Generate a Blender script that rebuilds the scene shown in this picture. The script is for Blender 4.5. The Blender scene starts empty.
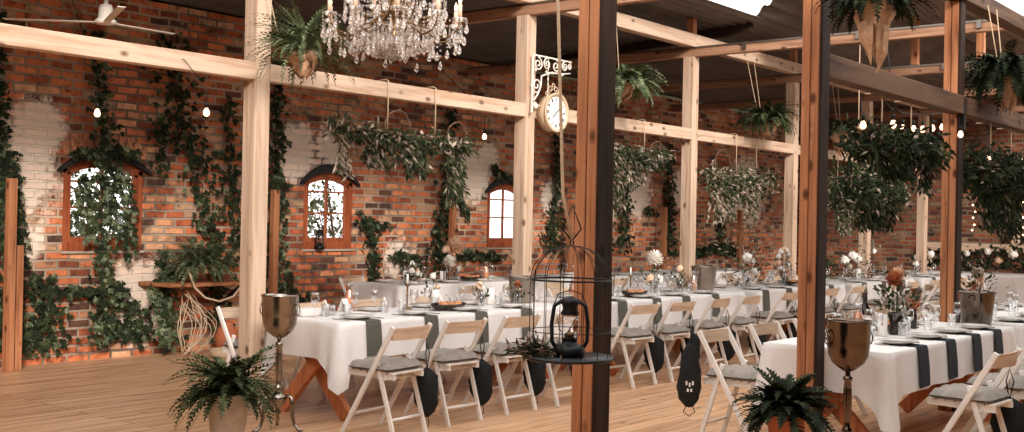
import bpy, math, random
from mathutils import Vector, Matrix, Euler
SC = bpy.context.scene
COL = SC.collection
PI = math.pi
rnd = random.Random(7)

# ------------------------------------------------------------------ camera
cam_data = bpy.data.cameras.new('camera')
cam = bpy.data.objects.new('camera', cam_data)
COL.objects.link(cam)
SC.camera = cam
cam_data.sensor_fit = 'HORIZONTAL'
cam_data.sensor_width = 36.0
cam_data.lens = 1124.5 / 1024 * 36.0
cam_data.clip_end = 300
ax = Vector((908.0, -24.0, -1124.5)).normalized()
ay = Vector((-1392.0, 22.0, -1124.5))
ay = (ay - ax * ay.dot(ax)).normalized()
az = ax.cross(ay)
rot = Matrix((ax, ay, az))
cam.matrix_world = Matrix.Translation((0, 0, 1.52)) @ rot.to_4x4()

# ------------------------------------------------------------------ world, sun, exposure
world = bpy.data.worlds.new('world')
SC.world = world
world.use_nodes = True
wn = world.node_tree.nodes
wbg = wn['Background']
wbg.inputs['Color'].default_value = (1.0, 0.985, 0.965, 1)
wbg.inputs['Strength'].default_value = 2.7
sun_data = bpy.data.lights.new('sun', 'SUN')
sun_data.energy = 4.2
sun_data.angle = math.radians(10)
sun_data.color = (1.0, 0.95, 0.90)
sun = bpy.data.objects.new('sun', sun_data)
COL.objects.link(sun)
sun.rotation_euler = Vector((-0.54, -0.78, 0.385)).to_track_quat('Z', 'Y').to_euler()
sun.location = (-4, -8, 9)
SC.view_settings.view_transform = 'Standard'
SC.view_settings.look = 'None'
SC.view_settings.gamma = 1.0
SC.view_settings.exposure = -0.08
SC.view_settings.use_curve_mapping = False

# ------------------------------------------------------------------ materials
def srgb(r, g, b):
    f = lambda c: (c / 255 / 12.92) if c / 255 <= 0.04045 else ((c / 255 + 0.055) / 1.055) ** 2.4
    return (f(r), f(g), f(b), 1)

def newmat(name):
    m = bpy.data.materials.new(name)
    m.use_nodes = True
    n = m.node_tree.nodes
    return m, n, m.node_tree.links, n['Principled BSDF']

def ramp(n, stops):
    r = n.new('ShaderNodeValToRGB')
    cr = r.color_ramp
    while len(cr.elements) < len(stops):
        cr.elements.new(0.5)
    for e, (p, c) in zip(cr.elements, stops):
        e.position = p
        e.color = c
    return r

def flat(name, col, rough=0.6, metal=0.0, var=0.12, scale=6.0, bump=0.0, sheen=0.0):
    m, n, l, p = newmat(name)
    tc = n.new('ShaderNodeTexCoord')
    nz = n.new('ShaderNodeTexNoise')
    nz.inputs['Scale'].default_value = scale
    nz.inputs['Detail'].default_value = 4
    l.new(tc.outputs['Object'], nz.inputs['Vector'])
    lo = tuple(c * (1 - var) for c in col[:3]) + (1,)
    hi = tuple(min(1, c * (1 + var)) for c in col[:3]) + (1,)
    r = ramp(n, [(0.3, lo), (0.7, hi)])
    l.new(nz.outputs['Fac'], r.inputs['Fac'])
    l.new(r.outputs['Color'], p.inputs['Base Color'])
    p.inputs['Roughness'].default_value = rough
    p.inputs['Metallic'].default_value = metal
    if bump:
        b = n.new('ShaderNodeBump')
        b.inputs['Strength'].default_value = bump
        b.inputs['Distance'].default_value = 0.01
        l.new(nz.outputs['Fac'], b.inputs['Height'])
        l.new(b.outputs['Normal'], p.inputs['Normal'])
    return m

def wood(name, base, dark, axis, rough=0.65, grain=1.0, knots=True):
    """grain runs along the given local axis"""
    m, n, l, p = newmat(name)
    tc = n.new('ShaderNodeTexCoord')
    oi = n.new('ShaderNodeObjectInfo')
    mp = n.new('ShaderNodeMapping')
    s = [14.0, 14.0, 14.0]
    s['xyz'.index(axis)] = 0.9
    mp.inputs['Scale'].default_value = s
    add = n.new('ShaderNodeVectorMath'); add.operation = 'ADD'
    mul = n.new('ShaderNodeVectorMath'); mul.operation = 'SCALE'
    comb = n.new('ShaderNodeCombineXYZ')
    for i in range(3):
        l.new(oi.outputs['Random'], comb.inputs[i])
    l.new(comb.outputs[0], mul.inputs[0]); mul.inputs['Scale'].default_value = 37.0
    l.new(tc.outputs['Object'], add.inputs[0]); l.new(mul.outputs[0], add.inputs[1])
    l.new(add.outputs[0], mp.inputs['Vector'])
    nz = n.new('ShaderNodeTexNoise'); nz.inputs['Scale'].default_value = 1.6
    nz.inputs['Detail'].default_value = 6; nz.inputs['Distortion'].default_value = 0.6 * grain
    l.new(mp.outputs[0], nz.inputs['Vector'])
    r = ramp(n, [(0.3, dark), (0.52, base), (0.75, tuple(min(1, c * 1.15) for c in base[:3]) + (1,))])
    l.new(nz.outputs['Fac'], r.inputs['Fac'])
    out = r.outputs['Color']
    if knots:
        mp2 = n.new('ShaderNodeMapping')
        s2 = [7.0, 7.0, 7.0]
        s2['xyz'.index(axis)] = 4.0
        mp2.inputs['Scale'].default_value = s2
        l.new(add.outputs[0], mp2.inputs['Vector'])
        vo = n.new('ShaderNodeTexVoronoi'); vo.inputs['Scale'].default_value = 1.0
        l.new(mp2.outputs[0], vo.inputs['Vector'])
        kr = ramp(n, [(0.09, (1, 1, 1, 1)), (0.2, (0, 0, 0, 1))])
        l.new(vo.outputs['Distance'], kr.inputs['Fac'])
        mx = n.new('ShaderNodeMix'); mx.data_type = 'RGBA'
        l.new(kr.outputs['Color'], mx.inputs[0])
        l.new(out, mx.inputs[6])
        mx.inputs[7].default_value = tuple(c * 0.42 for c in dark[:3]) + (1,)
        out = mx.outputs[2]
    l.new(out, p.inputs['Base Color'])
    p.inputs['Roughness'].default_value = rough
    p.inputs['Specular IOR Level'].default_value = 0.15
    b = n.new('ShaderNodeBump'); b.inputs['Strength'].default_value = 0.25; b.inputs['Distance'].default_value = 0.01
    l.new(nz.outputs['Fac'], b.inputs['Height']); l.new(b.outputs['Normal'], p.inputs['Normal'])
    return m

def emis(name, col, strength):
    m, n, l, p = newmat(name)
    p.inputs['Base Color'].default_value = col
    p.inputs['Emission Color'].default_value = col
    p.inputs['Emission Strength'].default_value = strength
    return m

def brick(name, axis, patches, tone=1.0):
    """brick laid in the plane spanned by axis ('x' or 'y') and z; patches = pale areas (coord, z, radius)"""
    m, n, l, p = newmat(name)
    tc = n.new('ShaderNodeTexCoord')
    sp = n.new('ShaderNodeSeparateXYZ'); l.new(tc.outputs['Object'], sp.inputs[0])
    cb = n.new('ShaderNodeCombineXYZ')
    l.new(sp.outputs[0 if axis == 'x' else 1], cb.inputs[0]); l.new(sp.outputs[2], cb.inputs[1])
    wob = n.new('ShaderNodeTexNoise'); wob.inputs['Scale'].default_value = 3.5; wob.inputs['Detail'].default_value = 5
    l.new(tc.outputs['Object'], wob.inputs['Vector'])
    ws = n.new('ShaderNodeVectorMath'); ws.operation = 'SCALE'; ws.inputs['Scale'].default_value = 0.035
    l.new(wob.outputs['Color'], ws.inputs[0])
    wa = n.new('ShaderNodeVectorMath'); wa.operation = 'ADD'
    l.new(cb.outputs[0], wa.inputs[0]); l.new(ws.outputs[0], wa.inputs[1])
    def bt(mortar):
        t = n.new('ShaderNodeTexBrick')
        t.inputs['Color1'].default_value = (0, 0, 0, 1); t.inputs['Color2'].default_value = (1, 1, 1, 1)
        t.inputs['Mortar'].default_value = (0.5, 0.5, 0.5, 1)
        t.inputs['Scale'].default_value = 1.0; t.inputs['Brick Width'].default_value = 0.25
        t.inputs['Row Height'].default_value = 0.088; t.inputs['Mortar Size'].default_value = mortar
        t.inputs['Mortar Smooth'].default_value = 0.35
        t.inputs['Bias'].default_value = 0.0
        l.new(wa.outputs[0], t.inputs['Vector'])
        return t
    t = bt(0.015)
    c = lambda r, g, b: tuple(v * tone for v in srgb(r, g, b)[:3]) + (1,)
    r = ramp(n, [(0.0, c(84, 62, 48)), (0.1, c(126, 66, 42)), (0.3, c(184, 94, 56)), (0.5, c(216, 126, 80)),
                 (0.68, c(194, 108, 66)), (0.8, c(182, 146, 112)), (0.9, c(214, 158, 116)), (1.0, c(220, 138, 90))])
    l.new(t.outputs['Color'], r.inputs['Fac'])
    # stains inside bricks
    nz = n.new('ShaderNodeTexNoise'); nz.inputs['Scale'].default_value = 9; nz.inputs['Detail'].default_value = 8
    nz.inputs['Roughness'].default_value = 0.7
    l.new(tc.outputs['Object'], nz.inputs['Vector'])
    st = ramp(n, [(0.34, (0.28, 0.27, 0.28, 1)), (0.47, (0.85, 0.85, 0.85, 1)), (0.6, (1.0, 1.0, 1.0, 1)), (0.72, (1.25, 1.3, 1.35, 1))])
    l.new(nz.outputs['Fac'], st.inputs['Fac'])
    mm = n.new('ShaderNodeMix'); mm.data_type = 'RGBA'; mm.blend_type = 'MULTIPLY'; mm.inputs[0].default_value = 1
    l.new(r.outputs['Color'], mm.inputs[6]); l.new(st.outputs['Color'], mm.inputs[7])
    # large pale areas, soot
    nl = n.new('ShaderNodeTexNoise'); nl.inputs['Scale'].default_value = 1.1; nl.inputs['Detail'].default_value = 6
    l.new(tc.outputs['Object'], nl.inputs['Vector'])
    mo = n.new('ShaderNodeMix'); mo.data_type = 'RGBA'
    l.new(t.outputs['Fac'], mo.inputs[0]); l.new(mm.outputs[2], mo.inputs[6])
    mr = ramp(n, [(0.35, c(104, 88, 74)), (0.65, c(186, 162, 138))])
    l.new(nl.outputs['Fac'], mr.inputs['Fac']); l.new(mr.outputs['Color'], mo.inputs[7])
    out = mo.outputs[2]
    # grimy dark bricks in patches
    gr = ramp(n, [(0.34, (1, 1, 1, 1)), (0.46, (0, 0, 0, 1))])
    nl2 = n.new('ShaderNodeTexNoise'); nl2.inputs['Scale'].default_value = 2.3; nl2.inputs['Detail'].default_value = 7
    nl2.inputs['Roughness'].default_value = 0.75
    l.new(tc.outputs['Object'], nl2.inputs['Vector']); l.new(nl2.outputs['Fac'], gr.inputs['Fac'])
    mg = n.new('ShaderNodeMix'); mg.data_type = 'RGBA'; mg.blend_type = 'MULTIPLY'
    ml = n.new('ShaderNodeMath'); ml.operation = 'MULTIPLY'; ml.inputs[1].default_value = 0.8
    l.new(gr.outputs['Color'], ml.inputs[0]); l.new(ml.outputs[0], mg.inputs[0])
    l.new(out, mg.inputs[6]); mg.inputs[7].default_value = (0.3, 0.28, 0.28, 1)
    out = mg.outputs[2]
    # pale patches around the given points, edges broken by noise
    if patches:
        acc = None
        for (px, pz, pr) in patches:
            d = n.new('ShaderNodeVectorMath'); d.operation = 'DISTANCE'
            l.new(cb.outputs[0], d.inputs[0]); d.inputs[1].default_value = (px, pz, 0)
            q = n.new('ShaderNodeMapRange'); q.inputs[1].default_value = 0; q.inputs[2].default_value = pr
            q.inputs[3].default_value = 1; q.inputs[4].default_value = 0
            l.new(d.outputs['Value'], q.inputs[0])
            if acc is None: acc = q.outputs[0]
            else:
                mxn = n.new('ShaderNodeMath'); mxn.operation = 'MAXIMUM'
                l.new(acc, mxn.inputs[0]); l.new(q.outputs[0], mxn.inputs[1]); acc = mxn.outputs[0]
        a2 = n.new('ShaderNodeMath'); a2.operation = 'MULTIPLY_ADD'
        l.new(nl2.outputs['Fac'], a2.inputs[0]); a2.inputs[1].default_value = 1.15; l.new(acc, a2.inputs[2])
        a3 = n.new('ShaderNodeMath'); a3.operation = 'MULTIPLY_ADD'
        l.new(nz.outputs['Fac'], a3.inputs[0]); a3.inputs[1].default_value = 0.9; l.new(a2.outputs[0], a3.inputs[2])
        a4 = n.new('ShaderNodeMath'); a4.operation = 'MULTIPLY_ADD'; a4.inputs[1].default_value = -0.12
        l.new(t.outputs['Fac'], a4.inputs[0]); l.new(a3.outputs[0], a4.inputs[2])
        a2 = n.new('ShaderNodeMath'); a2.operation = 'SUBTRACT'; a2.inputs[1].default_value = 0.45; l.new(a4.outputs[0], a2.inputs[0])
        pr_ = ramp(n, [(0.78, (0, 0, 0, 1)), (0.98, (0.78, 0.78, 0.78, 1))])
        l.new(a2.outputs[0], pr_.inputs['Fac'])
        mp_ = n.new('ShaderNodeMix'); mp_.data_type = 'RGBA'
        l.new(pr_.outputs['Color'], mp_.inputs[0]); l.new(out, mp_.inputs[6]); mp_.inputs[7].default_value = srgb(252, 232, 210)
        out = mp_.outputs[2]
    l.new(out, p.inputs['Base Color'])
    p.inputs['Roughness'].default_value = 0.9
    inv = n.new('ShaderNodeMath'); inv.operation = 'SUBTRACT'; inv.inputs[0].default_value = 1.0
    l.new(t.outputs['Fac'], inv.inputs[1])
    ad = n.new('ShaderNodeMath'); ad.operation = 'MULTIPLY_ADD'; ad.inputs[1].default_value = 0.6
    l.new(nz.outputs['Fac'], ad.inputs[0]); l.new(inv.outputs[0], ad.inputs[2])
    b = n.new('ShaderNodeBump'); b.inputs['Strength'].default_value = 0.8; b.inputs['Distance'].default_value = 0.02
    l.new(ad.outputs[0], b.inputs['Height']); l.new(b.outputs['Normal'], p.inputs['Normal'])
    return m

def planks(name):
    m, n, l, p = newmat(name)
    tc = n.new('ShaderNodeTexCoord')
    t = n.new('ShaderNodeTexBrick')
    t.inputs['Color1'].default_value = (0, 0, 0, 1); t.inputs['Color2'].default_value = (1, 1, 1, 1)
    t.inputs['Mortar'].default_value = (0, 0, 0, 1)
    t.inputs['Scale'].default_value = 1; t.inputs['Brick Width'].default_value = 3.1
    t.inputs['Row Height'].default_value = 0.145; t.inputs['Mortar Size'].default_value = 0.004
    t.inputs['Mortar Smooth'].default_value = 0.2
    l.new(tc.outputs['Object'], t.inputs['Vector'])
    mp = n.new('ShaderNodeMapping'); mp.inputs['Scale'].default_value = (0.8, 11, 1)
    off = n.new('ShaderNodeVectorMath'); off.operation = 'ADD'
    l.new(tc.outputs['Object'], off.inputs[0]); l.new(t.outputs['Color'], off.inputs[1])
    l.new(off.outputs[0], mp.inputs['Vector'])
    nz = n.new('ShaderNodeTexNoise'); nz.inputs['Scale'].default_value = 1.5; nz.inputs['Detail'].default_value = 7
    nz.inputs['Distortion'].default_value = 0.8
    l.new(mp.outputs[0], nz.inputs['Vector'])
    r = ramp(n, [(0.22, srgb(148, 98, 66)), (0.5, srgb(214, 168, 128)), (0.8, srgb(230, 190, 152))])
    l.new(nz.outputs['Fac'], r.inputs['Fac'])
    pv = ramp(n, [(0, (0.86, 0.83, 0.8, 1)), (1, (1, 1, 1, 1))]); l.new(t.outputs['Color'], pv.inputs['Fac'])
    mm = n.new('ShaderNodeMix'); mm.data_type = 'RGBA'; mm.blend_type = 'MULTIPLY'; mm.inputs[0].default_value = 1
    l.new(r.outputs['Color'], mm.inputs[6]); l.new(pv.outputs['Color'], mm.inputs[7])
    mg = n.new('ShaderNodeMix'); mg.data_type = 'RGBA'
    l.new(t.outputs['Fac'], mg.inputs[0]); l.new(mm.outputs[2], mg.inputs[6]); mg.inputs[7].default_value = srgb(112, 76, 52)
    # knots
    mp2 = n.new('ShaderNodeMapping'); mp2.inputs['Scale'].default_value = (1.6, 5.5, 1)
    l.new(off.outputs[0], mp2.inputs['Vector'])
    vo = n.new('ShaderNodeTexVoronoi'); vo.inputs['Scale'].default_value = 1.0; l.new(mp2.outputs[0], vo.inputs['Vector'])
    kr = ramp(n, [(0.04, (1, 1, 1, 1)), (0.12, (0, 0, 0, 1))]); l.new(vo.outputs['Distance'], kr.inputs['Fac'])
    mk = n.new('ShaderNodeMix'); mk.data_type = 'RGBA'
    l.new(kr.outputs['Color'], mk.inputs[0]); l.new(mg.outputs[2], mk.inputs[6]); mk.inputs[7].default_value = srgb(92, 56, 38)
    l.new(mk.outputs[2], p.inputs['Base Color'])
    p.inputs['Roughness'].default_value = 0.42
    return m

def leafmat(name, c1, c2, c3, rough=0.55, scale=9.0):
    m, n, l, p = newmat(name)
    tc = n.new('ShaderNodeTexCoord')
    nz = n.new('ShaderNodeTexNoise'); nz.inputs['Scale'].default_value = scale; nz.inputs['Detail'].default_value = 3
    l.new(tc.outputs['Object'], nz.inputs['Vector'])
    r = ramp(n, [(0.3, c1), (0.52, c2), (0.72, c3)])
    l.new(nz.outputs['Fac'], r.inputs['Fac']); l.new(r.outputs['Color'], p.inputs['Base Color'])
    p.inputs['Roughness'].default_value = 0.75
    p.inputs['Specular IOR Level'].default_value = 0.12
    return m

def glassmat(name, col=(1, 1, 1, 1), rough=0.03, mixf=0.72):
    m, n, l, p = newmat(name)
    n.remove(p)
    out = n['Material Output']
    tr = n.new('ShaderNodeBsdfTransparent'); tr.inputs[0].default_value = col
    gl = n.new('ShaderNodeBsdfGlossy'); gl.inputs['Roughness'].default_value = rough
    fr = n.new('ShaderNodeLayerWeight'); fr.inputs['Blend'].default_value = 0.35
    mr = n.new('ShaderNodeMapRange'); mr.inputs[3].default_value = 0.06; mr.inputs[4].default_value = mixf
    l.new(fr.outputs['Facing'], mr.inputs[0])
    mx = n.new('ShaderNodeMixShader')
    l.new(mr.outputs[0], mx.inputs[0]); l.new(tr.outputs[0], mx.inputs[1]); l.new(gl.outputs[0], mx.inputs[2])
    l.new(mx.outputs[0], out.inputs['Surface'])
    return m

PALE, PALED = srgb(198, 170, 146), srgb(174, 138, 110)
M = {}
for a_ in 'xyz':
    M['pale_' + a_] = wood('pale_pine_' + a_, PALE, PALED, a_)
    M['warm_' + a_] = wood('warm_pine_' + a_, srgb(174, 116, 80), srgb(136, 82, 52), a_)
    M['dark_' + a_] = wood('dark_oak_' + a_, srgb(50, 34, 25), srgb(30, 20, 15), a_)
M['tie'] = wood('tie_beam_wood', srgb(160, 120, 94), srgb(120, 82, 60), 'y')
M['beam_brown'] = wood('brown_beam', srgb(92, 68, 52), srgb(64, 44, 34), 'x')
M['leg_wood'] = wood('trestle_wood', srgb(192, 118, 76), srgb(150, 84, 52), 'z', knots=False)
M['chair'] = flat('cream_chair_paint', srgb(234, 225, 216), 0.5, var=0.05)
M['chair_back'] = wood('beech_backrest', srgb(206, 178, 152), srgb(184, 152, 126), 'x', knots=False)
M['cushion'] = flat('taupe_cushion', srgb(146, 136, 126), 0.9, var=0.15, scale=26, bump=0.5)
M['cloth'] = flat('off_white_linen', srgb(228, 221, 216), 0.85, var=0.03, scale=40, bump=0.15)
M['napkin'] = flat('olive_grey_napkin', srgb(86, 82, 72), 0.9, var=0.1, scale=60)
M['napkin_navy'] = flat('navy_napkin', srgb(22, 25, 32), 0.9, var=0.1, scale=60)
M['black_bag'] = flat('black_nylon', srgb(20, 20, 19), 0.9, var=0.3, scale=22, bump=1.0)
M['iron'] = flat('black_iron', srgb(30, 28, 28), 0.45, metal=0.6)
M['steel'] = flat('grey_steel', srgb(120, 112, 104), 0.35, metal=0.9)
M['silver'] = flat('polished_silver', srgb(152, 141, 130), 0.22, metal=1.0, var=0.08, scale=12)
M['copper'] = flat('tarnished_copper', srgb(108, 92, 80), 0.18, metal=1.0, var=0.2, scale=9)
M['zinc'] = flat('brushed_zinc', srgb(150, 138, 126), 0.32, metal=0.9, var=0.2, scale=5)
M['dark_steel'] = flat('dark_polished_steel', srgb(96, 84, 74), 0.12, metal=1.0, var=0.1, scale=5)
M['brass'] = flat('aged_brass', srgb(124, 92, 58), 0.35, metal=0.9)
M['china'] = flat('white_china', srgb(238, 232, 226), 0.2, var=0.02)
M['glass'] = glassmat('clear_glass')
M['pane'] = glassmat('window_glass', mixf=0.3)
M['crystal'] = flat('cut_crystal', srgb(240, 228, 218), 0.03, var=0.05, scale=60)
_p = M['crystal'].node_tree.nodes['Principled BSDF']
_p.inputs['Transmission Weight'].default_value = 0.85; _p.inputs['IOR'].default_value = 1.55
_p.inputs['Coat Weight'].default_value = 1.0; _p.inputs['Coat Roughness'].default_value = 0.05
M['candle'] = flat('ivory_candle', srgb(232, 190, 160), 0.5, var=0.04)
M['wax'] = flat('white_wax', srgb(240, 234, 226), 0.5, var=0.03)
M['juice'] = flat('peach_juice', srgb(222, 150, 108), 0.3, var=0.08)
M['rope'] = flat('jute_rope', srgb(188, 160, 130), 0.9, var=0.15, scale=80)
M['burlap'] = flat('burlap_cloth', srgb(190, 150, 118), 0.95, var=0.2, scale=40, bump=0.5)
M['pot'] = flat('beige_ceramic', srgb(190, 168, 146), 0.55, var=0.12, scale=14, bump=0.3)
M['terracotta'] = flat('terracotta', srgb(176, 98, 62), 0.8)
M['wframe'] = wood('red_brown_frame', srgb(158, 84, 52), srgb(112, 54, 34), 'z', 0.45, knots=False)
M['soot'] = flat('sooty_brick_arch', srgb(34, 30, 29), 0.9, var=0.3, scale=14, bump=0.5)
M['archbrick'] = flat('arch_bricks', srgb(186, 122, 86), 0.9, var=0.3, scale=20, bump=0.4)
M['ivy'] = leafmat('ivy_leaves', srgb(24, 30, 20), srgb(42, 50, 30), srgb(72, 80, 50), 0.5)
M['ivy_pale'] = leafmat('pale_ivy_leaves', srgb(58, 66, 46), srgb(92, 100, 74), srgb(140, 144, 116), 0.5)
M['fern'] = leafmat('fern_fronds', srgb(26, 34, 19), srgb(56, 66, 38), srgb(116, 120, 84), 0.5, 14)
M['fern_dark'] = leafmat('dark_fern_fronds', srgb(16, 22, 13), srgb(32, 40, 22), srgb(58, 66, 40), 0.5, 14)
M['fern_pale'] = leafmat('pale_fern_fronds', srgb(44, 54, 32), srgb(92, 102, 70), srgb(152, 158, 122), 0.5, 14)
M['garland'] = leafmat('garland_leaves', srgb(32, 38, 24), srgb(56, 62, 40), srgb(98, 100, 72), 0.5, 12)
M['garland_pale'] = leafmat('dried_leaves', srgb(96, 84, 70), srgb(146, 130, 112), srgb(190, 172, 154), 0.7, 12)
M['bark'] = flat('vine_bark', srgb(104, 78, 58), 0.9, var=0.3, scale=30)
M['white_petal'] = flat('white_petals', srgb(242, 234, 224), 0.7, var=0.05)
M['peach_petal'] = flat('peach_petals', srgb(236, 196, 164), 0.7, var=0.1, scale=30)
M['rust_petal'] = flat('rust_petals', srgb(178, 104, 66), 0.8, var=0.2, scale=30)
M['bottle'] = flat('brown_bottle_glass', srgb(44, 30, 22), 0.08, var=0.1)
M['bread'] = flat('bread_crust', srgb(196, 132, 88), 0.8, var=0.25, scale=20)
M['tin'] = flat('corrugated_tin', srgb(92, 84, 77), 0.5, metal=0.35, var=0.35, scale=2.2)
M['bulb'] = emis('warm_bulb', srgb(255, 205, 165), 3.2)
M['fairy'] = emis('fairy_light', srgb(255, 214, 170), 9)
M['flame'] = emis('lit_filament', srgb(255, 214, 176), 3)
M['grass'] = flat('garden_grass', srgb(130, 140, 96), 0.9, var=0.2, scale=1.0)
M['paint_white'] = flat('white_enamel', srgb(226, 214, 200), 0.35, var=0.03)
M['clock_face'] = flat('cream_clock_face', srgb(236, 226, 214), 0.5, var=0.04, scale=20)
M['blocker_wall'] = flat('dim_blocker_wall', srgb(62, 52, 44), 0.95, var=0.2)  # kept dark so the unseen light-blocking walls bounce little
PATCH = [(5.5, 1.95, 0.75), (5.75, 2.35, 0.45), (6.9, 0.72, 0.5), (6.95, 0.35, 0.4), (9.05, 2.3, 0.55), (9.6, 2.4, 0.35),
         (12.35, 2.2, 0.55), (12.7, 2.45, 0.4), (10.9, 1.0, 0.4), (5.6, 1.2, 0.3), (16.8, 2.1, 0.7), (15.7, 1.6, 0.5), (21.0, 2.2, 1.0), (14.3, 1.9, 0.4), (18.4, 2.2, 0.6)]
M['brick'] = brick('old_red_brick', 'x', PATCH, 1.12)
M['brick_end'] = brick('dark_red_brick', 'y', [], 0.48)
M['planks'] = planks('pine_floorboards')

# ------------------------------------------------------------------ mesh builder
def rand_dir(rr):
    while True:
        v = Vector((rr.uniform(-1, 1), rr.uniform(-1, 1), rr.uniform(-1, 1)))
        if 0.05 < v.length < 1: return v.normalized()
class MB:
    def __init__(s):
        s.v = []; s.f = []; s.mi = []; s.sm = []
    def add(s, vs, fs, mi=0, smooth=False):
        o = len(s.v)
        s.v.extend([tuple(v) for v in vs])
        for f in fs:
            s.f.append([i + o for i in f]); s.mi.append(mi); s.sm.append(smooth)
    def box(s, c, d, rot=None, mi=0, bev=0.0):
        x, y, z = d[0] / 2, d[1] / 2, d[2] / 2
        R_ = rot or Matrix.Identity(3)
        c = Vector(c)
        if bev <= 0:
            vs = [c + R_ @ Vector((sx * x, sy * y, sz * z)) for sx in (-1, 1) for sy in (-1, 1) for sz in (-1, 1)]
            s.add(vs, [(0, 1, 3, 2), (4, 6, 7, 5), (0, 4, 5, 1), (2, 3, 7, 6), (0, 2, 6, 4), (1, 5, 7, 3)], mi)
        else:
            # chamfer every edge: 24 vertices
            vs = []; idx = {}
            for sx in (-1, 1):
                for sy in (-1, 1):
                    for sz in (-1, 1):
                        for a in range(3):
                            q = [sx * (x - bev), sy * (y - bev), sz * (z - bev)]
                            q[a] = (sx * x, sy * y, sz * z)[a]
                            idx[(sx, sy, sz, a)] = len(vs); vs.append(c + R_ @ Vector(q))
            fs = []
            for a in range(3):
                b_, c_ = (a + 1) % 3, (a + 2) % 3
                for sg in (-1, 1):
                    ring = []
                    for (p, q) in ((-1, -1), (1, -1), (1, 1), (-1, 1)):
                        k = [0, 0, 0]; k[a] = sg; k[b_] = p; k[c_] = q
                        ring.append(idx[(k[0], k[1], k[2], a)])
                    fs.append(tuple(ring if sg > 0 else ring[::-1]))
            for a in range(3):   # edges parallel to axis a
                b_, c_ = (a + 1) % 3, (a + 2) % 3
                for p in (-1, 1):
                    for q in (-1, 1):
                        e = []
                        for sg, ax_ in ((-1, b_), (1, b_), (1, c_), (-1, c_)):
                            k = [0, 0, 0]; k[a] = sg; k[b_] = p; k[c_] = q
                            e.append(idx[(k[0], k[1], k[2], ax_)])
                        fs.append(tuple(e if p * q > 0 else e[::-1]))
            for sx in (-1, 1):
                for sy in (-1, 1):
                    for sz in (-1, 1):
                        t = (idx[(sx, sy, sz, 0)], idx[(sx, sy, sz, 1)], idx[(sx, sy, sz, 2)])
                        fs.append(t if sx * sy * sz > 0 else t[::-1])
            s.add(vs, fs, mi)
        return s
    def bar(s, p, q, w, h, up=(0, 0, 1), mi=0, bev=0.0):
        p, q = Vector(p), Vector(q)
        d = q - p; L = d.length; d.normalize()
        u = Vector(up)
        if abs(d.dot(u)) > 0.98: u = Vector((0, 1, 0))
        sd = d.cross(u).normalized(); u = sd.cross(d)
        R_ = Matrix((d, sd, u)).transposed()
        return s.box((p + q) / 2, (L, w, h), R_, mi, bev)
    def tube(s, pts, r, n=8, mi=0, cap=True, closed=False):
        pts = [Vector(p) for p in pts]
        m = len(pts)
        rs = r if isinstance(r, (list, tuple)) else [r] * m
        prev = None; vs = []
        for i, p in enumerate(pts):
            if closed: t = pts[(i + 1) % m] - pts[i - 1]
            else: t = pts[min(i + 1, m - 1)] - pts[max(i - 1, 0)]
            t.normalize()
            if prev is None:
                a = Vector((0, 0, 1)) if abs(t.z) < 0.9 else Vector((1, 0, 0))
                u = t.cross(a).normalized()
            else:
                u = prev - t * prev.dot(t)
                u = u.normalized() if u.length > 1e-6 else t.orthogonal().normalized()
            prev = u; w = t.cross(u)
            for k in range(n):
                an = 2 * PI * k / n
                vs.append(p + (u * math.cos(an) + w * math.sin(an)) * rs[i])
        fs = []
        for i in range(m if closed else m - 1):
            j = (i + 1) % m
            for k in range(n):
                k2 = (k + 1) % n
                fs.append((i * n + k, i * n + k2, j * n + k2, j * n + k))
        if cap and not closed:
            fs.append(tuple(range(n))[::-1]); fs.append(tuple((m - 1) * n + k for k in range(n)))
        s.add(vs, fs, mi, True)
        return s
    def lathe(s, prof, n=24, c=(0, 0, 0), mi=0, sx=1.0, sy=1.0, wob=None):
        c = Vector(c); vs = []
        for (r, z) in prof:
            for k in range(n):
                a = 2 * PI * k / n
                rr = r * (wob(a, z) if wob else 1)
                vs.append(c + Vector((rr * sx * math.cos(a), rr * sy * math.sin(a), z)))
        fs = []
        for i in range(len(prof) - 1):
            for k in range(n):
                k2 = (k + 1) % n
                fs.append((i * n + k, i * n + k2, (i + 1) * n + k2, (i + 1) * n + k))
        if prof[0][0] > 1e-5: fs.append(tuple(range(n))[::-1])
        if prof[-1][0] > 1e-5: fs.append(tuple((len(prof) - 1) * n + k for k in range(n)))
        s.add(vs, fs, mi, True)
        return s
    def ball(s, c, r, n=8, m=6, mi=0, sz=1.0):
        return s.lathe([(max(1e-6, r * math.sin(PI * i / m)), -r * sz * math.cos(PI * i / m)) for i in range(m + 1)], n, c, mi)
    def octa(s, c, r, h, mi=0):
        c = Vector(c)
        vs = [c + Vector((0, 0, h)), c - Vector((0, 0, h))] + [c + Vector((r * math.cos(k * PI / 3), r * math.sin(k * PI / 3), 0)) for k in range(6)]
        fs = []
        for k in range(6):
            a, b = 2 + k, 2 + (k + 1) % 6
            fs += [(0, a, b), (1, b, a)]
        s.add(vs, fs, mi)
        return s
    def leaf(s, p, d, nrm, L, W, mi=0, bend=0.15):
        p, d, nrm = Vector(p), Vector(d).normalized(), Vector(nrm)
        sd = d.cross(nrm)
        if sd.length < 1e-4: sd = d.orthogonal()
        sd.normalize(); nn = sd.cross(d)
        b = nn * (L * bend)
        s.add([p, p + d * L * 0.45 + sd * W / 2, p + d * L - b, p + d * L * 0.45 - sd * W / 2, p + d * L * 0.5 + b * 0.5],
              [(0, 1, 4), (1, 2, 4), (2, 3, 4), (3, 0, 4)], mi)
        return s
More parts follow.
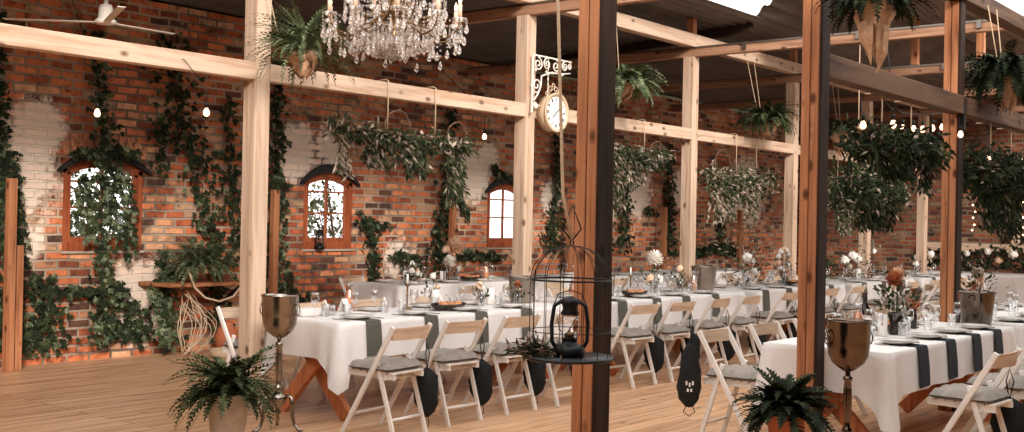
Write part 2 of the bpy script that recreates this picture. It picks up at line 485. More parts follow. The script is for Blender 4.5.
    def star(s, p, d, nrm, L, mi=0):
        """five-lobed creeper leaf"""
        p, d, nrm = Vector(p), Vector(d).normalized(), Vector(nrm)
        sd = d.cross(nrm)
        if sd.length < 1e-4: sd = d.orthogonal()
        sd.normalize(); nn = sd.cross(d)
        out = [(0, 0), (0.16, 0.42), (0.36, 0.38), (0.42, 0.16), (0.72, 0.3), (0.68, 0.12), (1.0, 0.0)]
        pts = [(a, b) for a, b in out] + [(a, -b) for a, b in out[-2:0:-1]]
        vs = [p + d * L * a + sd * L * b - nn * L * 0.25 * abs(b) for a, b in pts]
        vs.append(p + d * L * 0.45 + nn * L * 0.06)
        m = len(pts)
        s.add(vs, [(i, (i + 1) % m, m) for i in range(m)], mi)
        return s
    def build(s, name, mats, parent=None, loc=(0, 0, 0), rz=0.0, sub=0):
        me = bpy.data.meshes.new(name)
        me.from_pydata(s.v, [], s.f)
        if not isinstance(mats, (list, tuple)): mats = [mats]
        for m in mats: me.materials.append(m)
        me.polygons.foreach_set('material_index', s.mi)
        me.polygons.foreach_set('use_smooth', s.sm)
        me.update()
        o = bpy.data.objects.new(name, me)
        COL.objects.link(o)
        o.location = loc; o.rotation_euler = (0, 0, rz)
        if parent: o.parent = parent
        return o

def thing(name, label, cat, loc=(0, 0, 0), rz=0.0, group=None):
    o = bpy.data.objects.new(name, None)
    o.empty_display_size = 0.1
    COL.objects.link(o)
    o.location = loc; o.rotation_euler = (0, 0, rz)
    o['label'] = label; o['category'] = cat
    if group: o['group'] = group
    return o
def tag(o, label, cat, group=None):
    o['label'] = label; o['category'] = cat
    if group: o['group'] = group
    return o
def struct(o):
    o['kind'] = 'structure'
    return o
CH = {}
def children_of(o):
    return [c for c in COL.objects if c.parent == o]
def dup(root, loc, rz=0.0, label=None, group=None, scale=None, tilt=None):
    if root.name not in CH:
        CH[root.name] = [(c, children_of(c)) for c in children_of(root)]
    r = root.copy(); COL.objects.link(r)
    r.location = loc; r.rotation_euler = (tilt[0], tilt[1], rz) if tilt else (0, 0, rz)
    if scale: r.scale = (scale,) * 3
    if label: r['label'] = label
    if group: r['group'] = group
    for c, gs in CH[root.name]:
        k = c.copy(); COL.objects.link(k); k.parent = r
        for g in gs:
            d = g.copy(); COL.objects.link(d); d.parent = k
    return r
class Proto:
    """the first placement moves the original, later ones are copies"""
    def __init__(s, o): s.o = o; s.used = False
    def put(s, loc, rz=0.0, label=None, group=None):
        if not s.used:
            s.used = True
            s.o.location = loc; s.o.rotation_euler = (0, 0, rz)
            if label: s.o['label'] = label
            if group: s.o['group'] = group
            return s.o
        return dup(s.o, loc, rz, label, group)

# ================================================================== SETTING
struct(MB().box((7.5, 2.6, -0.06), (31, 16.9, 0.12)).build('floor', M['planks']))
WY, WT, WH = 10.75, 0.14, 3.84
WIN = [(6.03, 6.95), (9.2, 10.02), (12.72, 13.56)]
ZS, ZA, ZC = 1.13, 1.98, 2.10          # sill, springing, crown
def arcz(x, a, b, z0=ZA, z1=ZC):
    t = (x - (a + b) / 2) / ((b - a) / 2)
    return z0 + (z1 - z0) * (1 - t * t)
w = MB()
def slab(x0, x1, z0, z1, zl=None, zr=None):
    zl = z0 if zl is None else zl; zr = z0 if zr is None else zr
    vs = [(x0, WY, zl), (x1, WY, zr), (x1, WY, z1), (x0, WY, z1), (x0, WY + WT, zl), (x1, WY + WT, zr), (x1, WY + WT, z1), (x0, WY + WT, z1)]
    w.add(vs, [(0, 1, 2, 3), (5, 4, 7, 6), (1, 0, 4, 5), (3, 2, 6, 7), (0, 3, 7, 4), (2, 1, 5, 6)])
px = -8.0
for (a, b) in WIN:
    slab(px, a, 0, WH); slab(a, b, 0, ZS)
    for k in range(14):
        x0 = a + (b - a) * k / 14; x1 = a + (b - a) * (k + 1) / 14
        slab(x0, x1, 0, WH, arcz(x0, a, b), arcz(x1, a, b))
    px = b
slab(px, 23.4, 0, WH)
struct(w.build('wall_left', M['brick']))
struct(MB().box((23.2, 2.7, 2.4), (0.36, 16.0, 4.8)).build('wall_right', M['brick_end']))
struct(MB().box((-8.1, 2.6, 2.2), (0.3, 16.6, 4.4)).build('wall_front_blocker', M['blocker_wall']))  # unseen wall, added to cut low light from the open west side
struct(MB().box((4.2, -5.7, 2.2), (24.4, 0.3, 4.4)).build('wall_behind_blocker', M['blocker_wall']))  # unseen wall added behind the camera, length set by the light it blocks
struct(MB().box((10, 26.2, -0.2), (90, 30, 0.1)).build('ground_garden', M['grass']))

def window(i, a, b):
    t = bpy.data.objects.new('window_%d' % i, None); COL.objects.link(t); t['kind'] = 'structure'
    t.location = ((a + b) / 2, WY, ZS)
    W_ = b - a; h = W_ / 2
    def az_(x, off=0.0): return arcz(x, -h, h, ZA - ZS, ZC - ZS) - off
    fr = MB()
    d0, d1 = 0.015, 0.10
    def archbar(mb, inset, wd, y0, y1, n=12):
        for k in range(n):
            xa = -h + inset + (W_ - 2 * inset) * k / n; xb = -h + inset + (W_ - 2 * inset) * (k + 1) / n
            za, zb = az_(xa, inset), az_(xb, inset)
            vs = [(xa, y0, za - wd), (xb, y0, zb - wd), (xb, y0, zb), (xa, y0, za), (xa, y1, za - wd), (xb, y1, zb - wd), (xb, y1, zb), (xa, y1, za)]
            mb.add(vs, [(0, 1, 2, 3), (5, 4, 7, 6), (1, 0, 4, 5), (3, 2, 6, 7)])
    zt = ZA - ZS
    for sx in (-1, 1):
        fr.box((sx * (h - 0.026), (d0 + d1) / 2, zt / 2), (0.052, d1 - d0, zt))
    fr.box((0, (d0 + d1) / 2, 0.045), (W_ - 0.104, d1 - d0, 0.09))
    archbar(fr, 0.0, 0.055, d0, d1)
    fr.build('frame', M['wframe'], t)
    sa = MB()
    for sx in (-1, 1):
        sa.box((sx * (h - 0.075), 0.05, 0.09 + (zt - 0.13) / 2), (0.046, 0.05, zt - 0.13))
    sa.box((0, 0.05, 0.117), (W_ - 0.196, 0.05, 0.054))
    archbar(sa, 0.052, 0.045, 0.025, 0.075)
    hh = h - 0.095
    sa.box((0, 0.05, 0.14 + (zt - 0.11) / 2), (0.026, 0.03, zt - 0.11))
    for q in (0.45, 0.72):
        sa.box((0, 0.056, q), (2 * hh, 0.03, 0.022))
    sa.build('sash', M['wframe'], t)
    pn = MB()
    n = 10; vs = []; 
    for k in range(n + 1):
        x = -hh + 2 * hh * k / n
        vs += [(x, 0.06, 0.14), (x, 0.06, az_(x, 0.09))]
    pn.add(vs, [(2 * k, 2 * k + 2, 2 * k + 3, 2 * k + 1) for k in range(n)])
    pn.build('pane', M['pane'], t)
    MB().box((0, -0.005, -0.014), (W_ + 0.03, 0.05, 0.028), bev=0.006).build('sill', flatc('grey_stone_sill', 178, 160, 142), t)
    ho = MB()
    n = 16
    for k in range(n):
        xa = -h - 0.07 + (W_ + 0.14) * k / n; xb = -h - 0.07 + (W_ + 0.14) * (k + 1) / n
        f = lambda x: az_(x) + 0.0
        za, zb = f(xa), f(xb)
        e = lambda x: 0.02 + 0.085 * max(0, 1 - (x / (h + 0.08)) ** 2)
        vs = [(xa, -0.07, za), (xb, -0.07, zb), (xb, -0.07, zb + e(xb)), (xa, -0.07, za + e(xa)),
              (xa, 0.0, za), (xb, 0.0, zb), (xb, 0.0, zb + e(xb)), (xa, 0.0, za + e(xa))]
        ho.add(vs, [(0, 1, 2, 3), (1, 0, 4, 5), (3, 2, 6, 7), (0, 3, 7, 4), (2, 1, 5, 6)])
    ho.build('arch_hood', M['soot'], t)
    if i > 1: return t
    ab = MB()
    n = 11
    for k in range(n):
        x = -h - 0.02 + (W_ + 0.04) * (k + 0.5) / n
        tlt = -x * 0.55
        R_ = Matrix.Rotation(-tlt, 3, 'Y')
        if i == 2 and k > 6: pass
        ab.box((x * 1.03, -0.008, az_(x) + 0.19), (0.062, 0.03, 0.15), R_, bev=0.005)
    ab.build('arch_bricks', M['archbrick'], t)
    return t
def flatc(n, r, g, b, rough=0.7):
    if n not in M: M[n] = flat(n, srgb(r, g, b), rough)
    return M[n]
for i, (a, b) in enumerate(WIN): window(i + 1, a, b)

# corrugated roofs, ribs along X
def roof(name, x0, x1, prof, wave=0.14, amp=0.03):
    mb = MB(); vs = []; m = 0
    for (ya, za), (yb, zb) in zip(prof[:-1], prof[1:]):
        L = abs(yb - ya); n = max(2, int(L / wave * 6))
        for k in range(n):
            t_ = k / n; y = ya + (yb - ya) * t_
            z = za + (zb - za) * t_ + amp * math.sin(2 * PI * y / wave)
            vs += [(x0, y, z), (x1, y, z)]; m += 1
    mb.add(vs, [(2 * k, 2 * k + 1, 2 * k + 3, 2 * k + 2) for k in range(m - 1)], 0, True)
    return struct(mb.build(name, M['tin']))
RA = (6.45, 4.12); RB = (11.3, 3.86)
roof('ceiling', -8, 13.0, [RA, RB])
struct(MB().bar((12.95, 6.62, 4.04), (12.95, 10.74, 3.78), 0.09, 0.12).build('trim_1', M['dark_y']))
roof('ceiling', 12.9, 23.5, [(11.3, 3.90), (6.6, 4.16), (5.8, 4.7), (5.0, 4.25), (4.3, 4.27)], wave=0.16)
roof('ceiling', 12.9, 23.5, [(-0.5, 4.33), (-5.8, 4.33)], wave=0.16)  # unseen roof strip, edge placed to let sun onto the far tables
roof('ceiling', -8, 12.9, [(-0.5, 4.3), (-5.8, 4.3)], wave=0.16)  # unseen roof added behind the camera to keep sun off the right row
roof('ceiling', -8, -3.2, [(6.44, 4.22), (-0.49, 4.3)], wave=0.16)  # unseen cover added over the open strip to cut western sky light
def zroof(y): return RA[1] + (RB[1] - RA[1]) * (y - RA[0]) / (RB[0] - RA[0])

# ------------------------------------------------------------------ timber frame
PX = [5.54, 8.9, 12.2, 15.1, 17.9, 20.6]
LY = 7.05; PW = 0.145
ordn = ['first', 'second', 'third', 'fourth', 'fifth', 'sixth']
where = ['beside the left goblet cooler', 'carrying the round clock', 'beside the zinc bucket', 'behind the right goblet post', 'by the far white table flowers', 'last before the end wall']
for i, x in enumerate(PX):
    w = 0.145 if i < 4 else 0.15
    o = MB().box((0, 0, 1.8), (w, w, 3.6), bev=0.004).build('timber_post', M['pale_z'], loc=(x, LY, 0))
    tag(o, 'pale pine post of the middle row, %s' % where[i], 'post', 'pale posts of the middle row')
def seg(name, x0, x1, y, th, z0, z1, mat, label, group=None):
    o = MB().box((0, 0, 0), (x1 - x0, th, z1 - z0), bev=0.004).build(name, mat, loc=((x0 + x1) / 2, y, (z0 + z1) / 2))
    return tag(o, label, 'beam', group)
ends = [-2.0] + PX
lab = ['left of the goblet post, over the first window', 'over the first table, carrying a long garland', 'right of the clock, carrying a leafy garland',
       'carrying a pale dried garland', 'behind the right goblet post', 'farthest before the end wall']
for i in range(6):
    x0 = ends[i] + (0.0725 if i else 0); x1 = ends[i + 1] - 0.0725
    seg('timber_beam', x0, x1, 6.975 + 0.05, 0.10, 2.575, 2.71, M['pale_x'], 'pale pine cross beam ' + lab[i], 'lower beams of the middle row')
lab = ['above the chandelier', 'above the hanging clock', 'holding the ropes of a hanging fern', 'holding the third fern ropes', 'farther along under dark roof']
for i in range(5):
    x0 = [-2.0] + PX; 
    seg('timber_beam', x0[i] if i == 0 else PX[i - 1] + 0.002, PX[i] - 0.002 if i else PX[0] - 0.002, 7.04, 0.12, 3.722, 3.88, M['pale_x'],
        'upper pale pine beam under the tin roof, ' + lab[i], 'upper beams of the middle row')
seg('timber_beam', PX[4] + 0.002, PX[5], 7.04, 0.12, 3.722, 3.88, M['pale_x'], 'upper pale pine beam under the tin roof, last before end wall', 'upper beams of the middle row')
# tie beams across, with steel strip and clamps
for i, x in enumerate(PX):
    t = thing('tie_beam', 'brown tie beam with steel edge crossing over the %s post of the middle row' % ordn[i], 'beam', (x, 0, 3.66), 0, 'tie beams across the hall')
    MB().box((0, 5.4, 0), (0.09, 10.6, 0.118), bev=0.003).build('timber', M['tie'], t)
    st = MB(); st.box((-0.05, 5.4, 0.052), (0.012, 10.6, 0.02)); st.build('steel_strip', M['steel'], t)
    for yy in (6.3, 4.9, 3.6):
        c = MB(); c.box((-0.062, yy, 0.02), (0.02, 0.05, 0.085)); c.build('clamp', M['steel'], t)
for x, y, n in ((12.2, 7.05, 'above the third middle row post'), (15.1, 7.05, 'above the fourth middle row post'), (17.9, 7.05, 'above the fifth middle row post'),
             (15.1, 5.3, 'standing on the fourth tie beam near the ridge'), (15.1, 4.45, 'standing on the fourth tie beam behind right fern')):
    z0 = 3.882 if y > 7 else 3.722
    z1 = zroof(y) if y > 7 else (4.42 if y > 5 else 4.25)
    tag(MB().box((0, 0, 0), (0.09, 0.09, z1 - z0 - 0.02)).build('roof_stud', M['warm_z'], loc=(x, y, (z0 + z1) / 2)),
        'short brown roof stud ' + n, 'stud')
# right row
RX = [4.35, 6.8, 9.75]; RYs = [3.03, 3.03, 3.1]
rl = ['nearest thick brown post with the birdcage lantern hanging before it', 'brown post beside the right goblet cooler', 'brown post rising behind the right table and steel bucket']
for i, (x, y) in enumerate(zip(RX, RYs)):
    t = thing('timber_post', rl[i], 'post', (x, y, 0), 0)
    s = 0.118; hh = 3.46
    m = 'warm_z' if i != 0 else 'warm_z'
    for sg in (-1, 1):
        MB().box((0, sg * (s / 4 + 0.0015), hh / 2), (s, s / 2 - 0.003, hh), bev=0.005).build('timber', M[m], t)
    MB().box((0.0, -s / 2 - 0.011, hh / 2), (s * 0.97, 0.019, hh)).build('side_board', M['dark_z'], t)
    if i == 2:
        MB().box((-0.02, -s / 2 - 0.045, 2.5), (0.06, 0.02, 0.26)).build('strap', M['iron'], t)
for x0, x1, l in ((6.87, 9.68, 'dark lower beam of the right row between the two brown posts'), (9.82, 13.6, 'dark lower beam running right from the last brown post')):
    seg('timber_beam', x0, x1, 3.04, 0.12, 2.50, 2.65, M['beam_brown'], l)
seg('timber_beam', 2.0, 14.0, 3.06, 0.14, 3.462, 3.598, M['beam_brown'], 'upper beam of the right row at the top right corner')
# short posts in front of the brick wall
wl = ['left of the first window', 'between first and second window', 'left of the third window', 'behind the lantern post', 'behind the white dahlia', 'under the black wall shelf']
for i, x in enumerate([5.34, 8.51, 11.63, 14.4, 17.25, 20.1]):
    t = thing('trellis_post', 'short slim wooden trellis post standing at the brick wall ' + wl[i], 'post', (x, 10.45, 0), 0, 'trellis posts along the brick wall')
    MB().box((0, 0, 0.92), (0.08, 0.08, 1.84), bev=0.004).build('upright', M['warm_z'], t)
    if i in (0, 3): MB().box((0.1, 0.02, 0.6), (0.07, 0.05, 1.2), bev=0.004).build('batten', M['warm_z'], t)
# end wall rail
t = thing('wall_rail', 'pale wooden rail with one upright crossing the dark end wall', 'rail', (22.9, 5.5, 0))
MB().box((0, 0, 1.2), (0.1, 4.6, 0.16)).build('rail', M['pale_y'], t)
MB().box((0, 0.55, 1.83), (0.09, 0.14, 1.1)).build('upright', M['pale_z'], t)
MB().box((0, 2.2, 0.56), (0.1, 0.12, 1.12)).build('upright', M['pale_z'], t)
MB().box((0, -2.2, 0.56), (0.1, 0.12, 1.12)).build('upright', M['pale_z'], t)

# ================================================================== TABLES
TABS = {  # key: x0, x1, y0, y1, phrase
 'L1': (5.66, 8.6, 6.18, 6.98, "the middle row's nearest table"),
 'L2': (9.12, 12.0, 6.18, 6.98, "the middle row's second table"),
 'L3': (12.4, 14.95, 6.18, 6.98, "the middle row's third table"),
 'L4': (15.3, 17.7, 6.18, 6.98, "the middle row's fourth table"),
 'L5': (18.1, 20.4, 6.18, 6.98, "the middle row's last table"),
 'W1': (9.35, 12.1, 9.2, 10.0, "the wall row's nearest table"),
 'W2': (12.5, 15.2, 9.2, 10.0, "the wall row's second table"),
 'W3': (15.6, 18.3, 9.2, 10.0, "the wall row's third table"),
 'R1': (6.95, 9.66, 2.57, 3.4, "the right row's nearest table"),
 'R2': (9.98, 12.8, 2.57, 3.4, "the right row's second table"),
}
TZ = 0.75
def cloth(x0, x1, y0, y1, drop=0.28, seed=0):
    rr = random.Random(seed); mb = MB()
    a, b = (x1 - x0) / 2, (y1 - y0) / 2
    r = 0.02; step = 0.035; pts = []
    def edge(p, q):
        n = int((Vector(q) - Vector(p)).length / step)
        for k in range(n): pts.append(Vector(p).lerp(Vector(q), k / n))
    P = [(-a, -b), (a, -b), (a, b), (-a, b)]
    for k in range(4): edge(P[k], P[(k + 1) % 4])
    n = len(pts); K = 9; ring = []
    ph = [rr.uniform(0, 6) for _ in range(4)]
    for k in range(-1, K + 1):
        for i, p in enumerate(pts):
            # normal
            nx = (-1 if p.x < -a + 1e-4 else 0) + (1 if p.x > a - 1e-4 else 0)
            ny = (-1 if p.y < -b + 1e-4 else 0) + (1 if p.y > b - 1e-4 else 0)
            cd = min((p - Vector(c)).length for c in P)
            cw = max(0, 1 - cd / 0.21)
            if k == -1:
                ring.append((p.x * (1 - 0.012 / a), p.y * (1 - 0.012 / b), 0.0)); continue
            t = k / K
            h = drop * t * (1 + 0.85 * cw ** 1.1)
            s_ = p.x * 1.0 + p.y * 1.3
            wv = 0.012 * math.sin(9 * s_ + ph[0]) + 0.008 * math.sin(17 * s_ + ph[1])
            nn = Vector((nx, ny)); nn = nn.normalized() if nn.length else nn
            # corner swings out and pinches into a fold
            fold = 0.075 * cw * t - 0.05 * max(0, 1 - abs(cd - 0.12) / 0.07) * t
            off = 0.006 + t * (0.012 + wv) + fold
            tang = Vector((-nn.y, nn.x))
            cx, cy = p.x + nn.x * off, p.y + nn.y * off
            if cw > 0 and k > 0:
                c = min(P, key=lambda c: (p - Vector(c)).length)
                pull = 0.35 * cw * t
                dx = c[0] - p.x; dy = c[1] - p.y
                cx += dx * pull; cy += dy * pull
            ring.append((cx, cy, -h if k else 0.0 - 0.004))
    fs = []
    for k in range(K + 1):
        for i in range(n):
            j = (i + 1) % n
            fs.append((k * n + i, (k + 1) * n + i, (k + 1) * n + j, k * n + j))
    mb.add(ring, fs, 0, True)
    mb.add([ring[i] for i in range(n)], [tuple(range(n))])
    return mb
TP = {}
for key, (x0, x1, y0, y1, ph) in TABS.items():
    cx, cy = (x0 + x1) / 2, (y0 + y1) / 2
    t = thing('trestle_table', "long wooden trestle table under white linen, " + ph, 'table', (cx, cy, 0), 0, 'long banquet tables')
    MB().box((0, 0, 0.722), (x1 - x0 - 0.03, y1 - y0 - 0.03, 0.03)).build('tabletop', M['leg_wood'], t)
    for sx in (-1, 1):
        xx = sx * ((x1 - x0) / 2 - 0.28)
        if key in ('L1', 'R1') and sx < 0: xx = -((x1 - x0) / 2 - 0.12)
        tr = MB().box((xx, 0, 0.66), (0.07, 0.6, 0.09)).build('trestle', M['leg_wood'], t)
        for sg in (-1, 1):
            MB().bar((xx + 0.028 * sg, -sg * 0.34, 0.03), (xx + 0.028 * sg, sg * 0.25, 0.64), 0.05, 0.105, up=(0, 1, 0)).build('leg', M['leg_wood'], tr)
    ct = cloth(x0 - 0.01, x1 + 0.01, y0 - 0.01, y1 + 0.01, 0.28, hash(key) % 1 + ord(key[0]) + ord(key[1])).build('tablecloth', M['cloth'], loc=(cx, cy, TZ))
    tag(ct, 'white linen tablecloth draped over ' + ph, 'tablecloth', 'white linen tablecloths')

# ================================================================== FOLDING CHAIRS
def make_chair():
    t = thing('folding_chair', 'x', 'chair')
    W_ = 0.42
    for sx in (-1, 1):   # long rails from backrest down to the front feet
        MB().bar((sx * W_ / 2, 0.23, 0.0), (sx * W_ / 2, -0.22, 0.78), 0.022, 0.036, up=(0, 1, 0), bev=0.004).build('back_rail', M['chair'], t)
        MB().bar((sx * (W_ / 2 - 0.032), -0.22, 0.0), (sx * (W_ / 2 - 0.032), -0.045, 0.56), 0.02, 0.034, up=(0, 1, 0), bev=0.004).build('rear_leg', M['chair'], t)
    # curved backrest
    b = MB(); n = 10; vs = []
    for k in range(n + 1):
        x = -W_ / 2 + 0.01 + (W_ - 0.02) * k / n
        yb = -0.205 - 0.035 * (1 - (2 * k / n - 1) ** 2)
        for (dy, dz) in ((0.0, -0.04), (0.014, -0.04), (-0.008, 0.045), (0.006, 0.045)):
            vs.append((x, yb + dy, 0.725 + dz))
    fs = []
    for k in range(n):
        o, q = 4 * k, 4 * k + 4
        fs += [(o, q, q + 2, o + 2), (o + 1, o + 3, q + 3, q + 1), (o + 2, q + 2, q + 3, o + 3), (o, o + 1, q + 1, q)]
    fs += [(0, 2, 3, 1), (4 * n, 4 * n + 1, 4 * n + 3, 4 * n + 2)]
    b.add(vs, fs); b.build('backrest', M['chair_back'], t)
    s = MB()
    for sx in (-1, 1): s.bar((sx * (W_ / 2 - 0.055), -0.20, 0.425), (sx * (W_ / 2 - 0.055), 0.22, 0.435), 0.02, 0.035)
    for k in range(7): s.box((0, -0.17 + k * 0.06, 0.452), (W_ - 0.07, 0.045, 0.012))
    s.build('seat', M['chair'], t)
    r = MB()
    r.tube([(-W_ / 2 + 0.03, -0.185, 0.13), (W_ / 2 - 0.03, -0.185, 0.13)], 0.011, 8)
    r.tube([(-W_ / 2 + 0.03, -0.12, 0.41), (W_ / 2 - 0.03, -0.12, 0.41)], 0.011, 8)
    r.build('rear_rung', M['chair'], t)
    r = MB(); r.tube([(-W_ / 2, 0.145, 0.15), (W_ / 2, 0.145, 0.15)], 0.011, 8)
    r.build('front_rung', M['chair'], t)
    # tufted cushion
    c = MB(); n = 14; vs = []
    for j in range(n + 1):
        for i in range(n + 1):
            u, v = i / n * 2 - 1, j / n * 2 - 1
            e = (1 - abs(u) ** 5) * (1 - abs(v) ** 5)
            tuft = 0.5 + 0.5 * math.cos(u * 2.5 * PI) * math.cos(v * 2.5 * PI)
            vs.append((u * 0.208 * (1 - 0.04 * v * v), 0.015 + v * 0.195 * (1 - 0.04 * u * u), 0.48 + e ** 0.4 * (0.036 + 0.022 * tuft)))
    m_ = len(vs)
    for j in range(n + 1):
        for i in range(n + 1):
            x, y, z = vs[j * (n + 1) + i]
            e = 0.475 - (z - 0.475) * 0.3
            vs.append((x, y, max(e, 0.462)))
    fs = []
    for j in range(n):
        for i in range(n):
            a_ = j * (n + 1) + i; q = (a_, a_ + 1, a_ + n + 2, a_ + n + 1)
            fs.append(q); fs.append(tuple(k + m_ for k in q[::-1]))
    c.add(vs, fs, 0, True); c.build('cushion', M['cushion'], t)
    return t
chair = Proto(make_chair())
GCH = 'white folding chairs around the tables'
def put_chair(x, y, rz, label): return chair.put((x, y, 0), rz, label, GCH)
def bagmesh():
    t = thing('drawstring_bag', 'x', 'bag')
    b = MB(); prof = [(0.008, 0.02), (0.03, 0.0), (0.058, -0.03), (0.07, -0.09), (0.074, -0.16), (0.066, -0.23), (0.045, -0.29), (0.02, -0.33), (0.0001, -0.34)]
    b.lathe(prof[::-1], 16, (0, 0, 0), 0, 0.62, 1.45, wob=lambda a, z: 1 + 0.13 * math.sin(3 * a + z * 26) + 0.09 * math.sin(7 * a + z * 12) + 0.05 * math.sin(11 * a))
    b.build('sack', M['black_bag'], t)
    s = MB(); s.tube([(0, -0.005, -0.02), (0.01, 0.02, 0.12), (0.0, 0.0, 0.2), (-0.01, -0.03, 0.12), (0, 0.005, -0.02)], 0.004, 6)
    s.build('cord', M['black_bag'], t)
    s = MB(); s.tube([(0, 0.02, -0.33), (0.01, 0.03, -0.39), (0, 0, -0.42), (0, -0.03, -0.39), (0, -0.02, -0.33)], 0.003, 5)
    s.build('loop', M['black_bag'], t)
    return t
bag = Proto(bagmesh())
def put_bag(x, y, z, rz, label): return bag.put((x, y, z), rz, label, 'black drawstring bags hanging from the chairs')
ol = ['first', 'second', 'third', 'fourth', 'fifth']
near = {'L1': [5.69, 6.36, 7.04, 7.65], 'L2': [9.0, 9.62, 10.4, 11.1], 'L3': [12.15, 13.42, 14.25], 'L4': [15.55, 16.3, 17.2], 'L5': [18.5, 19.3], 'R1': [7.4, 8.15, 8.9]}
yn = {'L1': 5.76, 'L2': 5.82, 'L3': 5.88, 'L4': 5.88, 'L5': 5.88, 'R1': 2.2}
CJ = random.Random(3)
for k, xs in near.items():
    for i, x in enumerate(xs):
        if k == 'L1' and i == 0: rz, dy = 0.10, -0.05
        elif k == 'R1': rz, dy = -0.05, 0
        else: rz, dy = CJ.uniform(-0.06, 0.06), CJ.uniform(-0.03, 0.03)
        put_chair(x, yn[k] + dy, rz, 'white folding chair, %s on near side of %s' % (ol[i], TABS[k][4]))
        if k in ('L1', 'L2') or (k == 'R1' and i < 2) or (k == 'L3'):
            put_bag(x + 0.24, yn[k] + dy - 0.16, 0.44, 0.1, 'black bag hanging from %s near-side chair of %s' % (ol[i], TABS[k][4]))
far = {'L1': [5.85, 6.6, 7.3, 8.1], 'L2': [9.6, 10.3, 11.1], 'L3': [12.9, 13.7, 14.5], 'L4': [15.8, 16.7], 'R1': [7.2, 7.98, 8.75], 'R2': [10.4, 11.2, 12.0]}
for k, xs in far.items():
    for i, x in enumerate(xs):
        y = TABS[k][3] + (0.42 if k[0] == 'L' else 0.32)
        rz = PI + CJ.uniform(-0.08, 0.08)
        put_chair(x, y, rz, 'white folding chair, %s on far side of %s' % (ol[i], TABS[k][4]))
nearw = {'W1': [9.9, 10.7, 11.5], 'W2': [13.0, 13.9, 14.7], 'W3': [16.1, 17.0, 17.8]}
for k, xs in nearw.items():
    for i, x in enumerate(xs):
        put_chair(x, 8.78, CJ.uniform(-0.08, 0.08), 'white folding chair, %s on aisle side of %s' % (ol[i], TABS[k][4]))
for x, k in ((9.75, 'W1'),):
    put_chair(x, 10.22, PI + 0.1, 'white folding chair between the brick wall and ' + TABS[k][4])
t = thing('drawstring_bag', 'long black drawstring bag with small white mark on nearest far-side chair of right table', 'bag', (6.95, 3.98, 0.68), -0.9)
MB().lathe([(0.0001, -.44), (.03, -.43), (.07, -.38), (.085, -.3), (.075, -.18), (.058, -.07), (.03, -.01), (.008, .02)], 18, (0, 0, 0), 0, 1.0, .6, wob=lambda a, z: 1 + .09 * math.sin(3 * a + z * 22) + .06 * math.sin(7 * a)).build('sack', M['black_bag'], t)
MB().tube([(0, 0, 0.0), (.01, .01, .06), (0.02, .02, .12)], .012, 6).build('strap', M['black_bag'], t)
MB().tube([(.02, 0, -.42), (.04, 0, -.47), (0, 0, -.5), (-.04, 0, -.47), (-.02, 0, -.42)], .004, 5).build('loop', M['black_bag'], t)
mk = MB()
for k in range(3): mk.box((-.03 + .022 * k, -.058, -.26 - .012 * (k % 2)), (.012, .004, .028))
for k in range(2): mk.box((-.02 + .024 * k, -.056, -.31), (.013, .004, .022))
mk.build('printed_mark', M['wax'], t)
put_chair(15.4, 5.35, 0.6, 'white folding chair turned askew behind the dried flowers')
put_chair(17.0, 5.0, 2.4, 'white folding chair tipped toward the end wall behind the last brown post')

# ================================================================== TABLEWARE
def mk_plate():
    t = thing('dinner_plate', 'x', 'plate')
    MB().lathe([(0.0001, 0.004), (0.07, 0.004), (0.085, 0.0), (0.09, 0.004), (0.135, 0.018), (0.137, 0.021), (0.09, 0.01), (0.07, 0.008), (0.0001, 0.008)], 28).build('dish', M['china'], t)
    MB().lathe([(0.0001, 0.012), (0.06, 0.012), (0.068, 0.014), (0.102, 0.026), (0.103, 0.029), (0.066, 0.018), (0.0001, 0.016)], 24).build('side_dish', M['china'], t)
    return t
def mk_fork():
    t = MB()
    t.bar((0, -0.1, 0.003), (0, 0.02, 0.004), 0.007, 0.002); t.bar((0, 0.02, 0.004), (0, 0.05, 0.004), 0.02, 0.002)
    for k in range(4): t.bar((-0.009 + k * 0.006, 0.05, 0.004), (-0.009 + k * 0.006, 0.09, 0.006), 0.003, 0.002)
    o = t.build('fork', M['silver']); return o
def mk_knife():
    t = MB(); t.bar((0, -0.1, 0.004), (0, 0.0, 0.004), 0.012, 0.005, bev=0.001); t.bar((0, 0, 0.004), (0, 0.11, 0.004), 0.016, 0.0015)
    return t.build('knife', M['silver'])
def mk_wine():
    t = MB()
    t.lathe([(0.033, 0.0), (0.034, 0.002), (0.006, 0.006), (0.0035, 0.012), (0.0035, 0.085), (0.012, 0.095), (0.03, 0.115), (0.036, 0.14), (0.034, 0.17), (0.029, 0.19),
             (0.0275, 0.19), (0.033, 0.165), (0.034, 0.14), (0.028, 0.117), (0.0001, 0.1)], 18)
    return t.build('wine_glass', M['glass'])
def mk_tumbler():
    t = MB(); t.lathe([(0.028, 0.0), (0.036, 0.1), (0.034, 0.1), (0.026, 0.008), (0.0001, 0.008)], 16)
    return t.build('tumbler', M['glass'])
